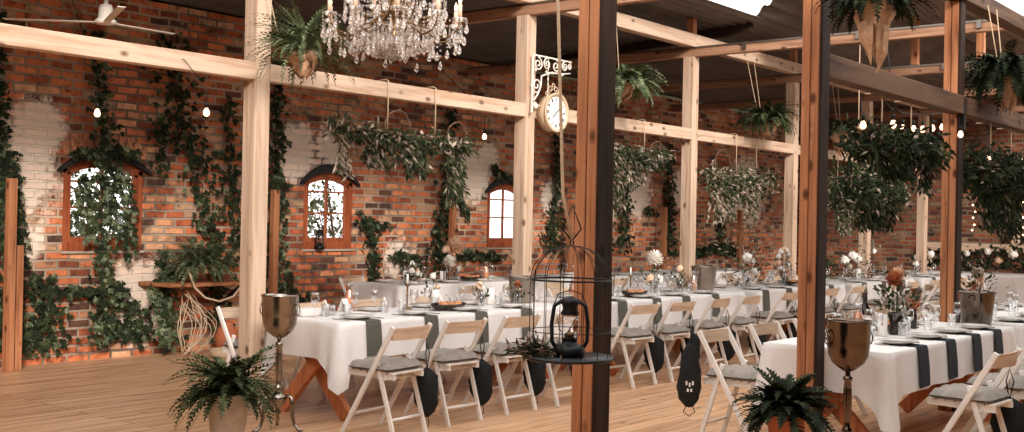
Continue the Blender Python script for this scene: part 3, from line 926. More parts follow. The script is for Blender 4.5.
def mk_napkin(mat, w_=0.078):
    w_ = w_; vs = []; prof = [(0.17, 0.003), (0.05, 0.003), (0.0, 0.003), (-0.02, 0.0), (-0.028, -0.03), (-0.04, -0.14), (-0.046, -0.265)]
    for (y, z) in prof: vs += [(-w_, y, z), (w_, y, z)]
    for (y, z) in prof: vs += [(-w_, y + 0.004, z - (0.003 if y > -0.01 else 0)), (w_, y + 0.004, z - (0.003 if y > -0.01 else 0))]
    m = len(prof); fs = []
    for k in range(m - 1):
        fs.append((2 * k, 2 * k + 1, 2 * k + 3, 2 * k + 2)); o = 2 * m
        fs.append((o + 2 * k + 1, o + 2 * k, o + 2 * k + 2, o + 2 * k + 3))
        fs.append((2 * k, 2 * k + 2, o + 2 * k + 2, o + 2 * k)); fs.append((2 * k + 1, o + 2 * k + 1, o + 2 * k + 3, 2 * k + 3))
    fs.append((2 * m - 2, 2 * m - 1, 4 * m - 1, 4 * m - 2))
    t = MB(); t.add(vs, fs); return t.build('napkin', mat)
PR = {}
def proto(k, o, cat=None):
    o['label'] = 'x'
    if cat: o['category'] = cat
    PR[k] = Proto(o)
proto('plate', mk_plate()); proto('fork', mk_fork(), 'fork'); proto('knife', mk_knife(), 'knife'); proto('wine', mk_wine(), 'glass')
proto('tumbler', mk_tumbler(), 'glass'); proto('napkin', mk_napkin(M['napkin']), 'napkin'); proto('navy', mk_napkin(M['napkin_navy'], .095), 'napkin')
GRP = {'plate': 'white plates on the tables', 'fork': 'forks on the tables', 'knife': 'knives on the tables', 'wine': 'wine glasses on the tables',
       'tumbler': 'water tumblers on the tables', 'napkin': 'olive grey napkins hanging over table edges', 'navy': 'navy napkins hanging over table edges'}
WORD = {'plate': 'stacked white plates', 'fork': 'silver fork', 'knife': 'silver knife', 'wine': 'stemmed wine glass', 'tumbler': 'clear tumbler',
        'napkin': 'olive grey napkin hanging down', 'navy': 'navy napkin hanging down'}
def setting(key, n, x, side, full=True, at=None, items=None):
    x0, x1, y0, y1, ph = TABS[key]
    sg = 1 if side == 'near' else -1
    ye = y0 if sg > 0 else y1
    z = TZ + 0.002
    rz = 0 if sg > 0 else PI
    what = [('napkin' if key[0] != 'R' else 'navy', 0, 0.0), ('plate', 0, 0.155)]
    if full: what += [('fork', -0.17, 0.15), ('knife', 0.17, 0.15)]
    what += [('wine', 0.15, 0.33), ('tumbler', 0.06, 0.35)]
    for k, dx, dy in what:
        if items and k not in items: continue
        jx, jy = CJ.uniform(-0.01, 0.01), CJ.uniform(-0.01, 0.01)
        if k in ('napkin', 'navy'): jx = jy = 0
        zz = z + (0.005 if k == 'plate' else 0.0)
        PR[k].put((x + sg * dx + jx, ye + sg * dy + jy, zz), rz, '%s, %s %s-side place of %s' % (WORD[k], ol[n], side, ph), GRP[k])
SET = {'L1': [5.98, 6.62, 7.24, 7.86], 'L2': [9.4, 10.05, 10.65, 11.3], 'L3': [12.55, 13.2, 13.9, 14.5], 'L4': [15.65, 16.4, 17.2], 'L5': [18.6, 19.5],
       'R1': [7.5, 8.08, 8.66, 9.2], 'R2': [10.2, 10.9, 11.6, 12.3], 'W1': [9.75, 10.4, 11.05, 11.7], 'W2': [12.9, 13.6, 14.3], 'W3': [16.0, 16.8, 17.6]}
for k, xs in SET.items():
    for n, x in enumerate(xs):
        fullk = k in ('L1', 'L2', 'R1', 'R2', 'W1')
        setting(k, n, x, 'near', fullk, items=None if k[0] != 'W' else ('plate', 'wine', 'tumbler', 'fork'))
        setting(k, n, x, 'far', False, items=('plate', 'wine', 'tumbler') if k in ('L1', 'L2', 'R1', 'R2') else ('plate', 'wine'))
# the standing glass and loose tumblers at the end of the first table

# ================================================================== GOBLET COOLERS
def goblet(loc, rz, label, mat):
    t = thing('goblet_cooler', label, 'wine cooler', loc, rz)
    MB().lathe([(0.012, 0.655), (0.03, 0.66), (0.06, 0.68), (0.095, 0.71), (0.118, 0.755), (0.126, 0.82), (0.13, 0.95), (0.136, 0.958), (0.136, 0.968),
                (0.128, 0.968), (0.124, 0.95), (0.12, 0.82), (0.11, 0.76), (0.085, 0.72), (0.0001, 0.70)], 40).build('bowl', mat, t)
    MB().lathe([(0.0001, 0.27), (0.02, 0.27), (0.032, 0.29), (0.03, 0.31), (0.018, 0.325), (0.021, 0.36), (0.026, 0.46), (0.025, 0.55), (0.02, 0.6),
                (0.028, 0.605), (0.029, 0.622), (0.016, 0.63), (0.014, 0.66), (0.0001, 0.66)], 24).build('stem', mat, t)
    MB().lathe([(0.0001, 0.06), (0.008, 0.065), (0.014, 0.09), (0.008, 0.11), (0.022, 0.12), (0.024, 0.14), (0.012, 0.155), (0.05, 0.19), (0.062, 0.22), (0.06, 0.245), (0.03, 0.27), (0.0001, 0.272)], 24).build('base_cup', mat, t)
    for k in range(3):
        a = k * 2 * PI / 3 + 0.5
        pts = [(0.05, 0.235), (0.08, 0.25), (0.105, 0.235), (0.112, 0.18), (0.118, 0.1), (0.135, 0.045), (0.17, 0.012), (0.2, 0.014)]
        MB().tube([(r * math.cos(a), r * math.sin(a), z) for r, z in pts], [0.012, 0.013, 0.014, 0.014, 0.013, 0.012, 0.012, 0.008], 10).build('leg', mat, t)
    for sx in (-1, 1):
        r = MB(); r.tube([(0.05 * 0 + math.cos(a) * 0.03, sx * (0.142 + 0.0), 0.86 + math.sin(a) * 0.038) for a in [2 * PI * k / 16 for k in range(16)]], 0.0045, 6, closed=True)
        r.tube([(0, sx * 0.122, 0.9), (0, sx * 0.146, 0.9)], 0.007, 8)
        r.build('ring_handle', mat, t)
    return t
goblet((5.22, 6.33, 0), 0.4, 'tall silver goblet wine cooler on a three-legged stand beside the nearest middle row table', M['silver'])
goblet((6.58, 2.68, 0), 0.9, 'tall tarnished copper goblet wine cooler in front of the right table', M['copper'])

# ================================================================== BIRDCAGE WITH LANTERN
bc = (3.86, 2.79, 0.945)
t = thing('birdcage', 'open black wire birdcage hanging on a rope before the nearest brown post', 'birdcage', bc)
MB().lathe([(0.0001, 0.0), (0.185, 0.0), (0.19, 0.006), (0.185, 0.014), (0.0001, 0.012)], 36).build('base_plate', M['iron'], t)
R_ = 0.172
for k in range(14):
    a = 2 * PI * k / 14
    pts = [(R_ * math.cos(a), R_ * math.sin(a), 0.01), (R_ * math.cos(a), R_ * math.sin(a), 0.335)]
    for q in range(1, 7):
        e = q / 6 * PI / 2
        pts.append((R_ * math.cos(e) * math.cos(a), R_ * math.cos(e) * math.sin(a), 0.335 + 0.145 * math.sin(e)))
    MB().tube(pts, 0.0018, 5).build('wire', M['iron'], t)
for z in (0.335, 0.12):
    MB().tube([(R_ * math.cos(2 * PI * k / 32), R_ * math.sin(2 * PI * k / 32), z) for k in range(32)], 0.0045 if z > 0.3 else 0.002, 6, closed=True).build('hoop', M['iron'], t)
MB().tube([(0.012 * math.cos(2 * PI * k / 12), 0, 0.492 + 0.014 * math.sin(2 * PI * k / 12)) for k in range(12)], 0.003, 5, closed=True).build('top_ring', M['iron'], t)
t = thing('kerosene_lantern', 'black kerosene lantern standing inside the wire birdcage', 'lantern', (3.85, 2.785, 0.96), -0.89)
def lantern_parts(t, s=1.0):
    MB().lathe([(0.0001, 0), (0.062, 0), (0.066, 0.01), (0.066, 0.035), (0.05, 0.048), (0.03, 0.055), (0.03, 0.07), (0.036, 0.075), (0.0001, 0.08)], 24).build('tank', M['iron'], t)
    MB().lathe([(0.034, 0.078), (0.048, 0.11), (0.046, 0.14), (0.032, 0.175)], 20).build('globe', M['glass'], t)
    MB().lathe([(0.0001, 0.172), (0.036, 0.172), (0.04, 0.18), (0.03, 0.195), (0.034, 0.215), (0.045, 0.222), (0.03, 0.24), (0.018, 0.25), (0.0001, 0.252)], 20).build('chimney_cap', M['iron'], t)
    for sx in (-1, 1):
        MB().tube([(sx * 0.055, 0, 0.03), (sx * 0.074, 0, 0.06), (sx * 0.076, 0, 0.14), (sx * 0.066, 0, 0.21), (sx * 0.03, 0, 0.235)], 0.0085, 8).build('side_tube', M['iron'], t)
    MB().tube([(-0.07, 0, 0.21), (-0.05, 0.02, 0.26), (0, 0.03, 0.275), (0.05, 0.02, 0.26), (0.07, 0, 0.21)], 0.0025, 5).build('bail_handle', M['iron'], t)
    MB().lathe([(0.02, 0.078), (0.02, 0.095), (0.006, 0.1), (0.0001, 0.125)], 10).build('burner', M['brass'], t)
    g = MB()
    for k in range(3):
        g.tube([(0.052 * math.cos(a + k * 2.1), 0.052 * math.sin(a + k * 2.1), z) for a, z in ((0, 0.085), (0.5, 0.12), (1.0, 0.165))], 0.002, 5)
    g.build('guard_wire', M['iron'], t)
lantern_parts(t)
rr = random.Random(14)
ms = thing('moss_sprig', 'tangle of dried moss and twigs on the left rim of the birdcage plate', 'moss', (3.77, 2.90, 0.965))
L = MB()
for k in range(260):
    q = Vector((rr.gauss(0, .03), rr.gauss(0, .05), abs(rr.gauss(0, .022)) - .0))
    L.leaf(q, rand_dir(rr) + Vector((-.3, .4, -.1)), rand_dir(rr), .045 * rr.uniform(.5, 1.5), .012, 0 if rr.random() < .6 else 1)
L.build('twigs', [M['fern_dark'], M['bark']], ms)
t2 = thing('kerosene_lantern', 'small black lantern standing on the sill of the middle window', 'lantern', (9.42, 10.69, ZS + 0.001), 0.2)
lantern_parts(t2)
t = thing('hanging_rope', 'brown rope hanging down beside the nearest brown post to the birdcage', 'rope', (3.86, 2.79, 1.445))
MB().tube([(0, 0, 0), (-0.03, 0.03, 0.2), (-0.05, 0.06, 1.0), (-0.07, 0.2, 2.02)], 0.007, 8).build('rope', M['rope'], t)
MB().tube([(0, 0, 0), (0.025, -0.03, 0.05), (0.0, 0.0, 0.15), (-0.03, 0.03, 0.05), (0, 0, 0)], 0.004, 6).build('knot_loop', M['iron'], t)

# ================================================================== FOLIAGE HELPERS
def fern_mesh(mb, rr, n, L, droop, c=(0, 0, 0), spread=1.0, up=0.9, leaf=0.05):
    c = Vector(c)
    for k in range(n):
        az_ = 2 * PI * (k + rr.random()) / n * 7.0
        el = rr.uniform(0.05, 1.0)
        Lk = L * rr.uniform(0.75, 1.15)
        th = up * (0.15 + 1.2 * el)          # start elevation angle
        p = c + Vector((rr.uniform(-1, 1), rr.uniform(-1, 1), 0)) * 0.03
        m = 15; st = Lk / m; pts = [p.copy()]
        hd = Vector((math.cos(az_), math.sin(az_), 0)); crv = droop * rr.uniform(0.6, 1.3)
        for q in range(m):
            d = hd * math.cos(th) + Vector((0, 0, 1)) * math.sin(th)
            p = p + d * st; pts.append(p.copy()); th -= crv / m
            th = max(th, -1.45)
        sd = Vector((-hd.y, hd.x, 0))
        for q in range(2, m + 1):
            t_ = q / m; d = (pts[q] - pts[q - 1]).normalized(); up_ = sd.cross(d)
            wl = leaf * (math.sin(PI * min(1, t_ * 0.9 + 0.08)) ** 0.7) * rr.uniform(0.85, 1.15)
            for sg in (-1, 1):
                dd = (sd * sg + d * 0.55 + up_ * rr.uniform(-0.25, 0.1)).normalized()
                b = pts[q - 1].lerp(pts[q], 0.5 if sg > 0 else 0.1)
                w2 = d * (0.006 + leaf * 0.13)
                mb.add([b - w2, b + w2, b + dd * wl + d * 0.002 - up_ * wl * 0.15, b + dd * wl * 0.6 - w2 * 0.9], [(0, 1, 2, 3)])
        mb.tube([pts[0], pts[m // 2], pts[m]], [0.0025, 0.002, 0.001], 4)
def fern(name, label, loc, n, L, droop, mat, seed, group=None, rope=None, wrap=None, pot=None, up=0.9, leaf=0.05, cat='fern'):
    rr = random.Random(seed)
    t = thing(name, label, cat, loc, 0, group)
    mb = MB(); fern_mesh(mb, rr, n, L, droop, up=up, leaf=leaf); mb.build('fronds', mat, t)
    if wrap:
        r, h = wrap
        b = MB()
        def wob(a, z): return 1 + 0.25 * math.sin(2 * a + z * 14 + seed) + 0.15 * math.sin(5 * a - z * 40) + 0.07 * math.sin(11 * a + z * 60)
        b.lathe([(0.0001, -h * .9), (r * 0.2, -h * 0.85), (r * 0.5, -h * 0.6), (r * .8, -h * 0.3), (r * 0.85, -0.05), (r * 0.75, 0.03), (0.0001, 0.02)], 22, wob=wob)
        b.build('burlap_wrap', M['burlap'], t)
        tl = MB()
        for q in range(26):
            a = seed + q * 2.4; rad = r * (.45 + .5 * rr.random()); x, y = rad * math.cos(a), rad * math.sin(a)
            zt = -h * rr.uniform(.05, .5); ln = h * rr.uniform(0.35, 0.95); w_ = rr.uniform(.012, .035)
            tx, ty = -math.sin(a) * w_, math.cos(a) * w_
            k1, k2 = .75 + .2 * rr.random(), .2 + .3 * rr.random()
            tl.add([(x - tx, y - ty, zt), (x + tx, y + ty, zt), (x * k1 + tx * .9, y * k1 + ty, zt - ln * .6), (x * k2 + tx * .3, y * k2, zt - ln), (x * k2 - tx * .4, y * k2, zt - ln * .95), (x * k1 - tx, y * k1 - ty, zt - ln * .55)], [(0, 1, 2, 5), (5, 2, 3, 4)])
        tl.build('burlap_strips', M['burlap'], t)
    if rope:
        for (dx, dy, top) in rope:
            MB().tube([(dx * 0.4, dy * 0.4, 0.0), (dx, dy, top)], 0.005, 6).build('rope', M['rope'], t)
    return t
GF = 'hanging ferns wrapped in burlap'
fern('potted_fern', 'bushy green fern in a tall beige pot at the left goblet cooler', (4.5, 5.95, 0.37), 110, 0.43, 1.7, M['fern'], 1, up=1.05, leaf=0.055)
pt = MB().lathe([(0.0001, -0.37), (0.085, -0.37), (0.1, -0.3), (0.125, -0.12), (0.128, -0.05), (0.118, 0.0), (0.122, 0.012), (0.11, 0.012), (0.105, -0.03), (0.0001, -0.04)], 32).build('pot', M['pot'], [o for o in COL.objects if o.name == 'potted_fern'][0])
f2 = fern('potted_fern', 'large green fern on a wooden stool at the foot of the right brown post', (5.86, 2.74, 0.47), 120, 0.33, 1.7, M['fern_dark'], 2, up=1.15, leaf=0.05)
MB().lathe([(0.0001, -0.17), (0.08, -0.17), (0.11, 0.0), (0.115, 0.01), (0.1, 0.01), (0.0001, -0.02)], 24).build('pot', M['terracotta'], f2)
t = thing('plant_stool', 'low wooden stool carrying the right potted fern', 'stool', (5.86, 2.74, 0))
MB().box((0, 0, 0.285), (0.28, 0.28, 0.03), bev=0.005).build('seat', M['warm_x'], t)
for sx in (-1, 1):
    for sy in (-1, 1): MB().box((sx * 0.11, sy * 0.11, 0.135), (0.03, 0.03, 0.27)).build('leg', M['warm_z'], t)
fern('hanging_fern', 'long-leaved fern in burlap hanging left of the crystal chandelier', (5.47, 6.42, 2.72), 150, 0.48, 1.7, M['fern_pale'], 3, GF, rope=[(0.0, 0.6, 1.0)], wrap=(0.1, 0.16), up=1.15, leaf=0.036)
fern('hanging_fern', 'thick fern in burlap hanging right of the nearest brown post', (10.3, 6.80, 3.05), 120, 0.52, 1.7, M['fern_pale'], 4, GF, rope=[(-0.1, 0.18, 0.67), (0.12, 0.18, 0.67)], wrap=(0.13, 0.16), up=0.85, leaf=0.07)
fern('hanging_fern', 'smaller fern with pale burlap hanging left of the fourth middle row post', (13.65, 6.72, 2.93), 100, 0.46, 1.7, M['fern'], 5, GF, rope=[(-0.1, 0.26, 0.79), (0.1, 0.26, 0.79)], wrap=(0.16, 0.2), up=0.85, leaf=0.07)
fern('hanging_fern', 'fern with pale burlap hanging just right of the right goblet post', (16.1, 6.7, 2.97), 100, 0.5, 1.7, M['fern'], 6, GF, rope=[(-0.1, 0.15, 0.75), (0.12, 0.15, 0.75)], wrap=(0.2, 0.3), up=0.8, leaf=0.05)
fern('hanging_fern', 'big dark fern with long shaggy burlap at the top right, cut by frame', (6.42, 2.5, 2.86), 150, 0.36, 1.7, M['fern_dark'], 7, GF, rope=[(0.1, 0.5, 0.6)], wrap=(0.13, 0.33), up=1.05, leaf=0.05)
fern('hanging_fern', 'dark fern hanging on two ropes at the right edge', (10.3, 2.8, 2.88), 150, 0.52, 2.1, M['fern_dark'], 8, GF, rope=[(-0.12, 0.15, 0.61), (0.14, 0.15, 0.61)], wrap=(0.1, 0.3), up=0.85, leaf=0.065)
# fern on the wall shelf
t = thing('plant_shelf', 'narrow wooden shelf on the brick wall between first and second window', 'shelf', (7.45, 10.4, 0.8))
MB().box((0, 0.03, -0.02), (1.1, 0.6, 0.04), bev=0.005).build('board', M['warm_x'], t)
for sx in (-0.45, 0.45): MB().bar((sx, 0.33, -0.35), (sx, -0.15, -0.04), 0.03, 0.03).build('bracket', M['iron'], t)
fern('potted_fern', 'long-leaved fern in burlap lying on the wall shelf', (7.35, 10.25, 0.96), 120, 0.5, 1.5, M['fern_pale'], 9, up=1.0, leaf=0.05, wrap=(0.17, 0.11))
t = MB().tube([(-0.36, 0, 0.16), (-0.3, -0.03, -0.02), (-0.18, -0.05, -0.13), (0, -0.05, -0.175), (0.18, -0.05, -0.13), (0.3, -0.03, -0.02), (0.38, 0, 0.13)], 0.012, 8).build('rope_swag', M['rope'], loc=(7.42, 10.05, 0.78))
tag(t, 'pale rope drooping in a loop below the wall shelf', 'rope')
t = MB().lathe([(0.0001, 0), (0.07, 0), (0.12, 0.09), (0.135, 0.19), (0.1, 0.28), (0.065, 0.31), (0.08, 0.34), (0.07, 0.34), (0.055, 0.31), (0.0001, 0.3)], 24).build('clay_jar', M['terracotta'], loc=(7.75, 10.3, 0.0))
tag(t, 'rust-coloured clay jar standing on floor under the wall shelf', 'jar')
t = thing('willow_coil', 'bundle of pale bent willow twigs under the wall shelf', 'twigs', (7.25, 10.3, 0))
mb = MB(); rr = random.Random(5)
for k in range(16):
    x0 = rr.uniform(-0.1, 0.1); a = rr.uniform(-0.25, 0.25); h = rr.uniform(0.5, 0.75)
    mb.tube([(x0 + a * math.sin(q / 8 * PI), rr.uniform(-0.02, 0.02) - 0.08 * math.sin(q / 8 * PI), h - h * q / 8 + 0.01) for q in range(9)], 0.005, 5)
mb.build('twigs', M['rope'], t)
tag(MB().lathe([(0.0001, 0), (0.14, 0), (0.16, 0.09), (0.15, 0.09), (0.13, 0.015), (0.0001, 0.015)], 24).build('wicker_tray', M['rope'], loc=(7.5, 10.0, 0)), 'shallow pale wicker tray on the floor under the wall shelf', 'tray')

def ivy(label, paths, dens, seed, pale=0.10, size=0.088, y=10.72, loc=None, name='climbing_ivy'):
    """paths: list of [(x, z, halfwidth)...] on the brick wall; leaves face out of the wall"""
    rr = random.Random(seed)
    c = Vector((paths[0][0][0], y, paths[0][0][1]))
    t = thing(name, label, 'ivy', c)
    L = MB(); S = MB()
    for path in paths:
        pts = [Vector((x - c.x, 0, z - c.z)) for x, z, w in path]
        fine = []
        for i in range(len(pts) - 1):
            for q in range(8):
                p = pts[i].lerp(pts[i + 1], q / 8); w_ = path[i][2] * (1 - q / 8) + path[i + 1][2] * q / 8
                fine.append((p, w_))
        for s_ in range(2):
            off = [Vector((rr.uniform(-0.3, 0.3) * w_, -0.012, rr.uniform(-0.03, 0.03))) + p for p, w_ in fine]
            S.tube(off, 0.006, 5)
        for i in range(len(fine) - 1):
            p, w_ = fine[i]; seglen = (fine[i + 1][0] - p).length
            nl = max(1, int(2.7 * dens * seglen * (0.3 + w_ * 6)))
            for _ in range(nl):
                if rr.random() < 0.12: continue
                g = max(-1.6, min(1.6, rr.gauss(0, 0.6)))
                q = p.lerp(fine[i + 1][0], rr.random()) + Vector((g * w_, -rr.uniform(0.02, 0.06 + 0.1 * w_), rr.uniform(-0.05, 0.05)))
                d = Vector((rr.uniform(-1, 1), rr.uniform(-0.5, 0.0), rr.uniform(-1.3, 0.25)))
                nr = Vector((rr.uniform(-0.6, 0.6), -1, rr.uniform(-0.1, 0.9)))
                L.star(q, d, nr, size * rr.uniform(0.6, 1.25), 1 if rr.random() < pale else 0)
    S.build('stems', M['bark'], t)
    L.build('leaves', [M['ivy'], M['ivy_pale']], t)
    return t
ivy('ivy column climbing the brick wall at the far left edge', [[(5.22, 3.5, .09), (5.32, 2.6, .08), (5.36, 1.9, .07), (5.3, 1.2, .12), (5.4, 0.7, .2), (5.5, 0.1, .22)], [(5.45, 2.1, .06), (5.52, 1.5, .06), (5.6, 0.9, .1)]], 60, 1)
ivy('low ivy thicket on the wall below left of first window', [[(5.75, 0.9, .16), (5.82, 0.5, .22), (5.8, 0.1, .22)], [(5.9, .75, .1), (6.5, .7, .1)]], 75, 2)
ivy('ivy hanging over the first window like a curtain', [[(6.28, 3.4, .1), (6.32, 2.8, .09), (6.4, 2.2, .14), (6.42, 1.7, .16), (6.38, 1.2, .12), (6.42, .7, .14), (6.4, .1, .16)], [(6.38, 2.1, .1), (6.62, 1.9, .1), (6.68, 1.4, .09), (6.7, 1.0, .05)], [(6.2, 1.9, .05), (6.16, 1.4, .05)], [(6.05, 2.12, .05), (6.5, 2.2, .07), (6.8, 2.14, .05)]], 62, 3, y=10.64, pale=0.3)
ivy('ivy bush at the wall foot right of the first window', [[(6.55, .8, .1), (6.8, .5, .15), (6.95, .1, .2)], [(6.4, .5, .1), (6.75, .2, .14)]], 70, 4)
ivy('pale leafy creeper at the wall foot beside the twigs', [[(7.05, 1.1, .1), (7.08, .8, .15), (7.1, .4, .18), (7.15, .08, .16)], [(6.95, .75, .1), (7.0, .5, .1)]], 80, 5, pale=0.55, y=10.5)
ivy('wide dark ivy column left of the goblet post', [[(7.1, 3.5, .2), (7.3, 2.9, .24), (7.5, 2.3, .24), (7.7, 1.7, .2), (7.85, 1.2, .14), (7.9, .6, .16), (7.95, .1, .16)], [(7.1, 2.6, .12), (7.15, 1.9, .06)], [(8.0, 2.9, .1), (8.05, 2.2, .1), (8.1, 1.6, .1), (8.12, .9, .1)]], 42, 6)
ivy('ivy column climbing the wall right of the goblet post', [[(8.68, 3.4, .08), (8.72, 2.6, .1), (8.75, 1.9, .11), (8.7, 1.3, .14), (8.75, .7, .2), (8.8, .1, .26)], [(8.9, .7, .12), (9.2, .45, .16), (9.35, .1, .16)]], 68, 7, pale=.2)
ivy('ivy sprig climbing right of the second window', [[(10.15, 1.62, .08), (10.3, 1.3, .1), (10.36, .9, .08), (10.4, .5, .1)], [(10.2, 1.52, .06), (10.65, 1.4, .06)], [(10.75, 1.05, .16), (11.1, 1.0, .14), (11.1, .75, .14)]], 75, 8)
ivy('tall dark ivy column left of the third window', [[(11.8, 3.2, .1), (11.85, 2.6, .12), (11.75, 2.0, .15), (11.7, 1.5, .18), (11.6, 1.1, .24), (11.7, .8, .2)], [(11.7, 1.05, .12), (12.3, 1.05, .14), (12.95, .98, .1)], [(12.2, 1.6, .05), (12.0, 1.9, .06)]], 70, 9)
ivy('small tuft of ivy on the arch of third window', [[(12.75, 2.35, .06), (12.95, 2.2, .1), (13.2, 2.2, .08)]], 60, 10, pale=.3)
ivy('ivy column on the wall behind the hanging clock', [[(14.3, 3.0, .08), (14.35, 2.2, .1), (14.3, 1.6, .2), (14.2, 1.0, .3)]], 60, 11)
ivy('ivy column behind the leafy garland', [[(16.2, 2.8, .12), (16.35, 2.2, .16), (16.3, 1.6, .2), (16.3, 1.0, .25)], [(15.6, 1.2, .2), (15.5, .9, .3)]], 55, 12)
ivy('dark ivy mass left of the third middle row post', [[(17.75, 3, .1), (17.8, 2.1, .18), (17.8, 1.5, .2), (17.85, .9, .22)], [(17.0, 1.8, .1), (17.35, 1.7, .1)]], 60, 13)
ivy('low dark ivy hedge behind the zinc bucket', [[(18.4, 1.05, .3), (19.0, 1.0, .28), (19.7, 1.15, .4), (20.4, .95, .3)], [(19.75, 1.7, .1), (19.8, 1.2, .2)]], 75, 14)

# garden behind the windows
for i, (x, y, s) in enumerate(((5.2, 13.2, 1.3), (7.9, 14.0, 1.5), (9.3, 15.2, 1.3), (11.6, 14.4, 1.4), (14.2, 15.5, 1.5), (17.3, 17.2, 1.6))):
    rr = random.Random(40 + i)
    t = thing('garden_shrub', 'green shrub growing outdoors beyond the %s window' % ['first', 'first', 'second', 'second', 'third', 'third'][i], 'shrub', (x, y, -0.15), 0, 'shrubs outside the windows')
    L = MB(); S = MB()
    for k in range(9):
        a = rr.uniform(0, 2 * PI); e = Vector((math.cos(a) * 0.5 * s, math.sin(a) * 0.5 * s, s * rr.uniform(0.9, 1.7)))
        S.tube([(0, 0, 0), e * 0.5 + Vector((0, 0, .1)), e], [0.03, 0.015, 0.006], 6)
        for _ in range(150):
            p = e * rr.uniform(0.4, 1.1) + rand_dir(rr) * 0.3 * s * rr.random()
            L.leaf(p, rand_dir(rr), (0, 0, 1), 0.13 * rr.uniform(.7, 1.3), 0.07)
    S.build('stems', M['bark'], t); L.build('leaves', M['ivy_pale'], t)

# ------------------------------------------------------------------ garlands
def garland(label, c, half, seed, mat='garland', pale=0.25, ropes=(), thick=0.13, trails=(), hoops=(), dens=1.0, leaf=0.075, bow=0.0):
    rr = random.Random(seed)
    t = thing('hanging_garland', label, 'garland', c)
    B = MB(); L = MB()
    pts = [Vector((-half + 2 * half * k / 12, rr.uniform(-.02, .02), rr.uniform(-.02, .02) + bow * (k / 12 - .5))) for k in range(13)]
    B.tube(pts, 0.016, 7)
    def puff(p, r, n):
        for _ in range(n):
            q = p + rand_dir(rr) * r * rr.random() ** 0.6
            d = rand_dir(rr) + Vector((0, -0.1, -0.35))
            L.leaf(q, d, rand_dir(rr) + Vector((0, -.4, .5)), leaf * rr.uniform(.6, 1.4), leaf * .38, 1 if rr.random() < pale else 0)
    for k in range(26):
        f = k / 25; p = pts[min(11, int(f * 12))].lerp(pts[min(12, int(f * 12) + 1)], f * 12 - int(f * 12))
        puff(p + Vector((0, 0, -thick * .35 + rr.uniform(-.03, .03))), thick * rr.uniform(.7, 1.25), int(46 * dens))
    for (x, z0, z1, w_, n, pl) in trails:   # strands that hang down
        for k in range(n):
            xx = x + rr.gauss(0, w_ * .5); zt = z0; ze = z1 + abs(rr.gauss(0, .12)) * (z0 - z1)
            m = 7; st = [Vector((xx + .03 * math.sin(q * 1.3 + k), rr.uniform(-.03, .03), zt + (ze - zt) * q / m)) for q in range(m + 1)]
            B.tube(st, 0.004, 4)
            for q in range(int(m * 4)):
                f = q / (m * 4); p = Vector((xx + .03 * math.sin(f * m * 1.3 + k), 0, zt + (ze - zt) * f))
                L.leaf(p, Vector((rr.uniform(-1, 1), rr.uniform(-1, .4), -.8)), rand_dir(rr) + Vector((0, -.5, .3)), leaf * rr.uniform(.8, 1.4), leaf * .45, 1 if rr.random() < pl else 0)
    for (x, z, r) in hoops:
        B.tube([(x + r * math.cos(a), 0.01 * math.sin(3 * a), z + r * math.sin(a)) for a in [2 * PI * k / 20 for k in range(15)]], 0.006, 5)
    B.build('branch', M['bark'], t); L.build('leaves', [M[mat], M['garland_pale']], t)
    for (x, top) in ropes:
        MB().tube([(x, 0, 0), (x, 0.0, top), (x, .035, top + .012), (x, .13, top + 0.01)], 0.0055, 6).build('rope', M['rope'], t)
    return t
garland('long leafy garland with trailing ends hanging over the nearest table', (7.1, 6.93, 2.27), .86, 21, pale=.22, thick=.11,
        ropes=((-.25, .445), (.35, .445)), trails=((-.78, .0, -.42, .08, 5, .7), (.62, .0, -.62, .16, 15, .15), (-.25, -.05, -.3, .3, 9, .35), (.15, -.05, -.36, .2, 8, .1)),
        hoops=((.66, .02, .14), (-.66, 0, .13), (-.12, .04, .16)), bow=-.0, dens=.95)
garland('leafy garland hanging just right of the nearest brown post', (10.75, 6.93, 2.33), .7, 22, pale=.28, thick=.15,
        ropes=((-.62, .385), (.22, .385)), trails=((-.45, 0, -.75, .26, 18, .3), (.0, 0, -.4, .3, 10, .45)), hoops=((.5, 0, .16),), dens=1.1)
garland('pale dried garland hanging right of the third middle row post', (13.35, 6.93, 2.2), .85, 23, pale=.38, thick=.2,
        ropes=((-.15, .515), (.42, .515)), trails=((-.5, 0, -.65, .3, 16, .6), (.35, 0, -.6, .2, 12, .6), (-.1, 0, -.4, .3, 10, .2)), hoops=((-.5, .1, .2),), dens=1.25)
garland('leafy garland hanging right of the right goblet post', (16.75, 6.92, 2.1), .8, 24, pale=.3, thick=.25,
        ropes=((-.3, .615), (.3, .615)), trails=((.0, 0, -.7, .5, 24, .3),), dens=1.2)
garland('small garland hanging before the fifth middle row post', (18.6, 6.9, 2.2), .6, 25, pale=.3, thick=.2,
        ropes=((-.2, .515), (.2, .515)), trails=((.0, 0, -.5, .4, 14, .3),), dens=.9)
garland('large dark leafy garland with bulbs hanging under the right row beam', (8.35, 3.04, 2.19), .8, 26, mat='ivy', pale=.05, thick=.15,
        ropes=((-.35, .305), (.25, .305)), trails=((-.1, -.05, -.28, .5, 16, .05), (.6, 0, -.38, .1, 6, .25)), dens=2.0, leaf=.08)
garland('dark leafy garland hanging at the right edge under the beam', (10.95, 3.04, 2.15), .9, 27, mat='ivy', pale=.06, thick=.26,
        ropes=((-.3, .345), (.35, .345)), trails=((-.2, 0, -.6, .6, 40, .08), (.4, 0, -.7, .4, 20, .08)), dens=2.0, leaf=.085)
garland('dark bushy garland between the right posts, farther back', (12.6, 4.9, 2.1), .8, 28, mat='ivy', pale=.05, thick=.3,
        ropes=((-.4, 1.5),), trails=((0, 0, -.6, .5, 26, .1),), dens=1.4, leaf=.09)

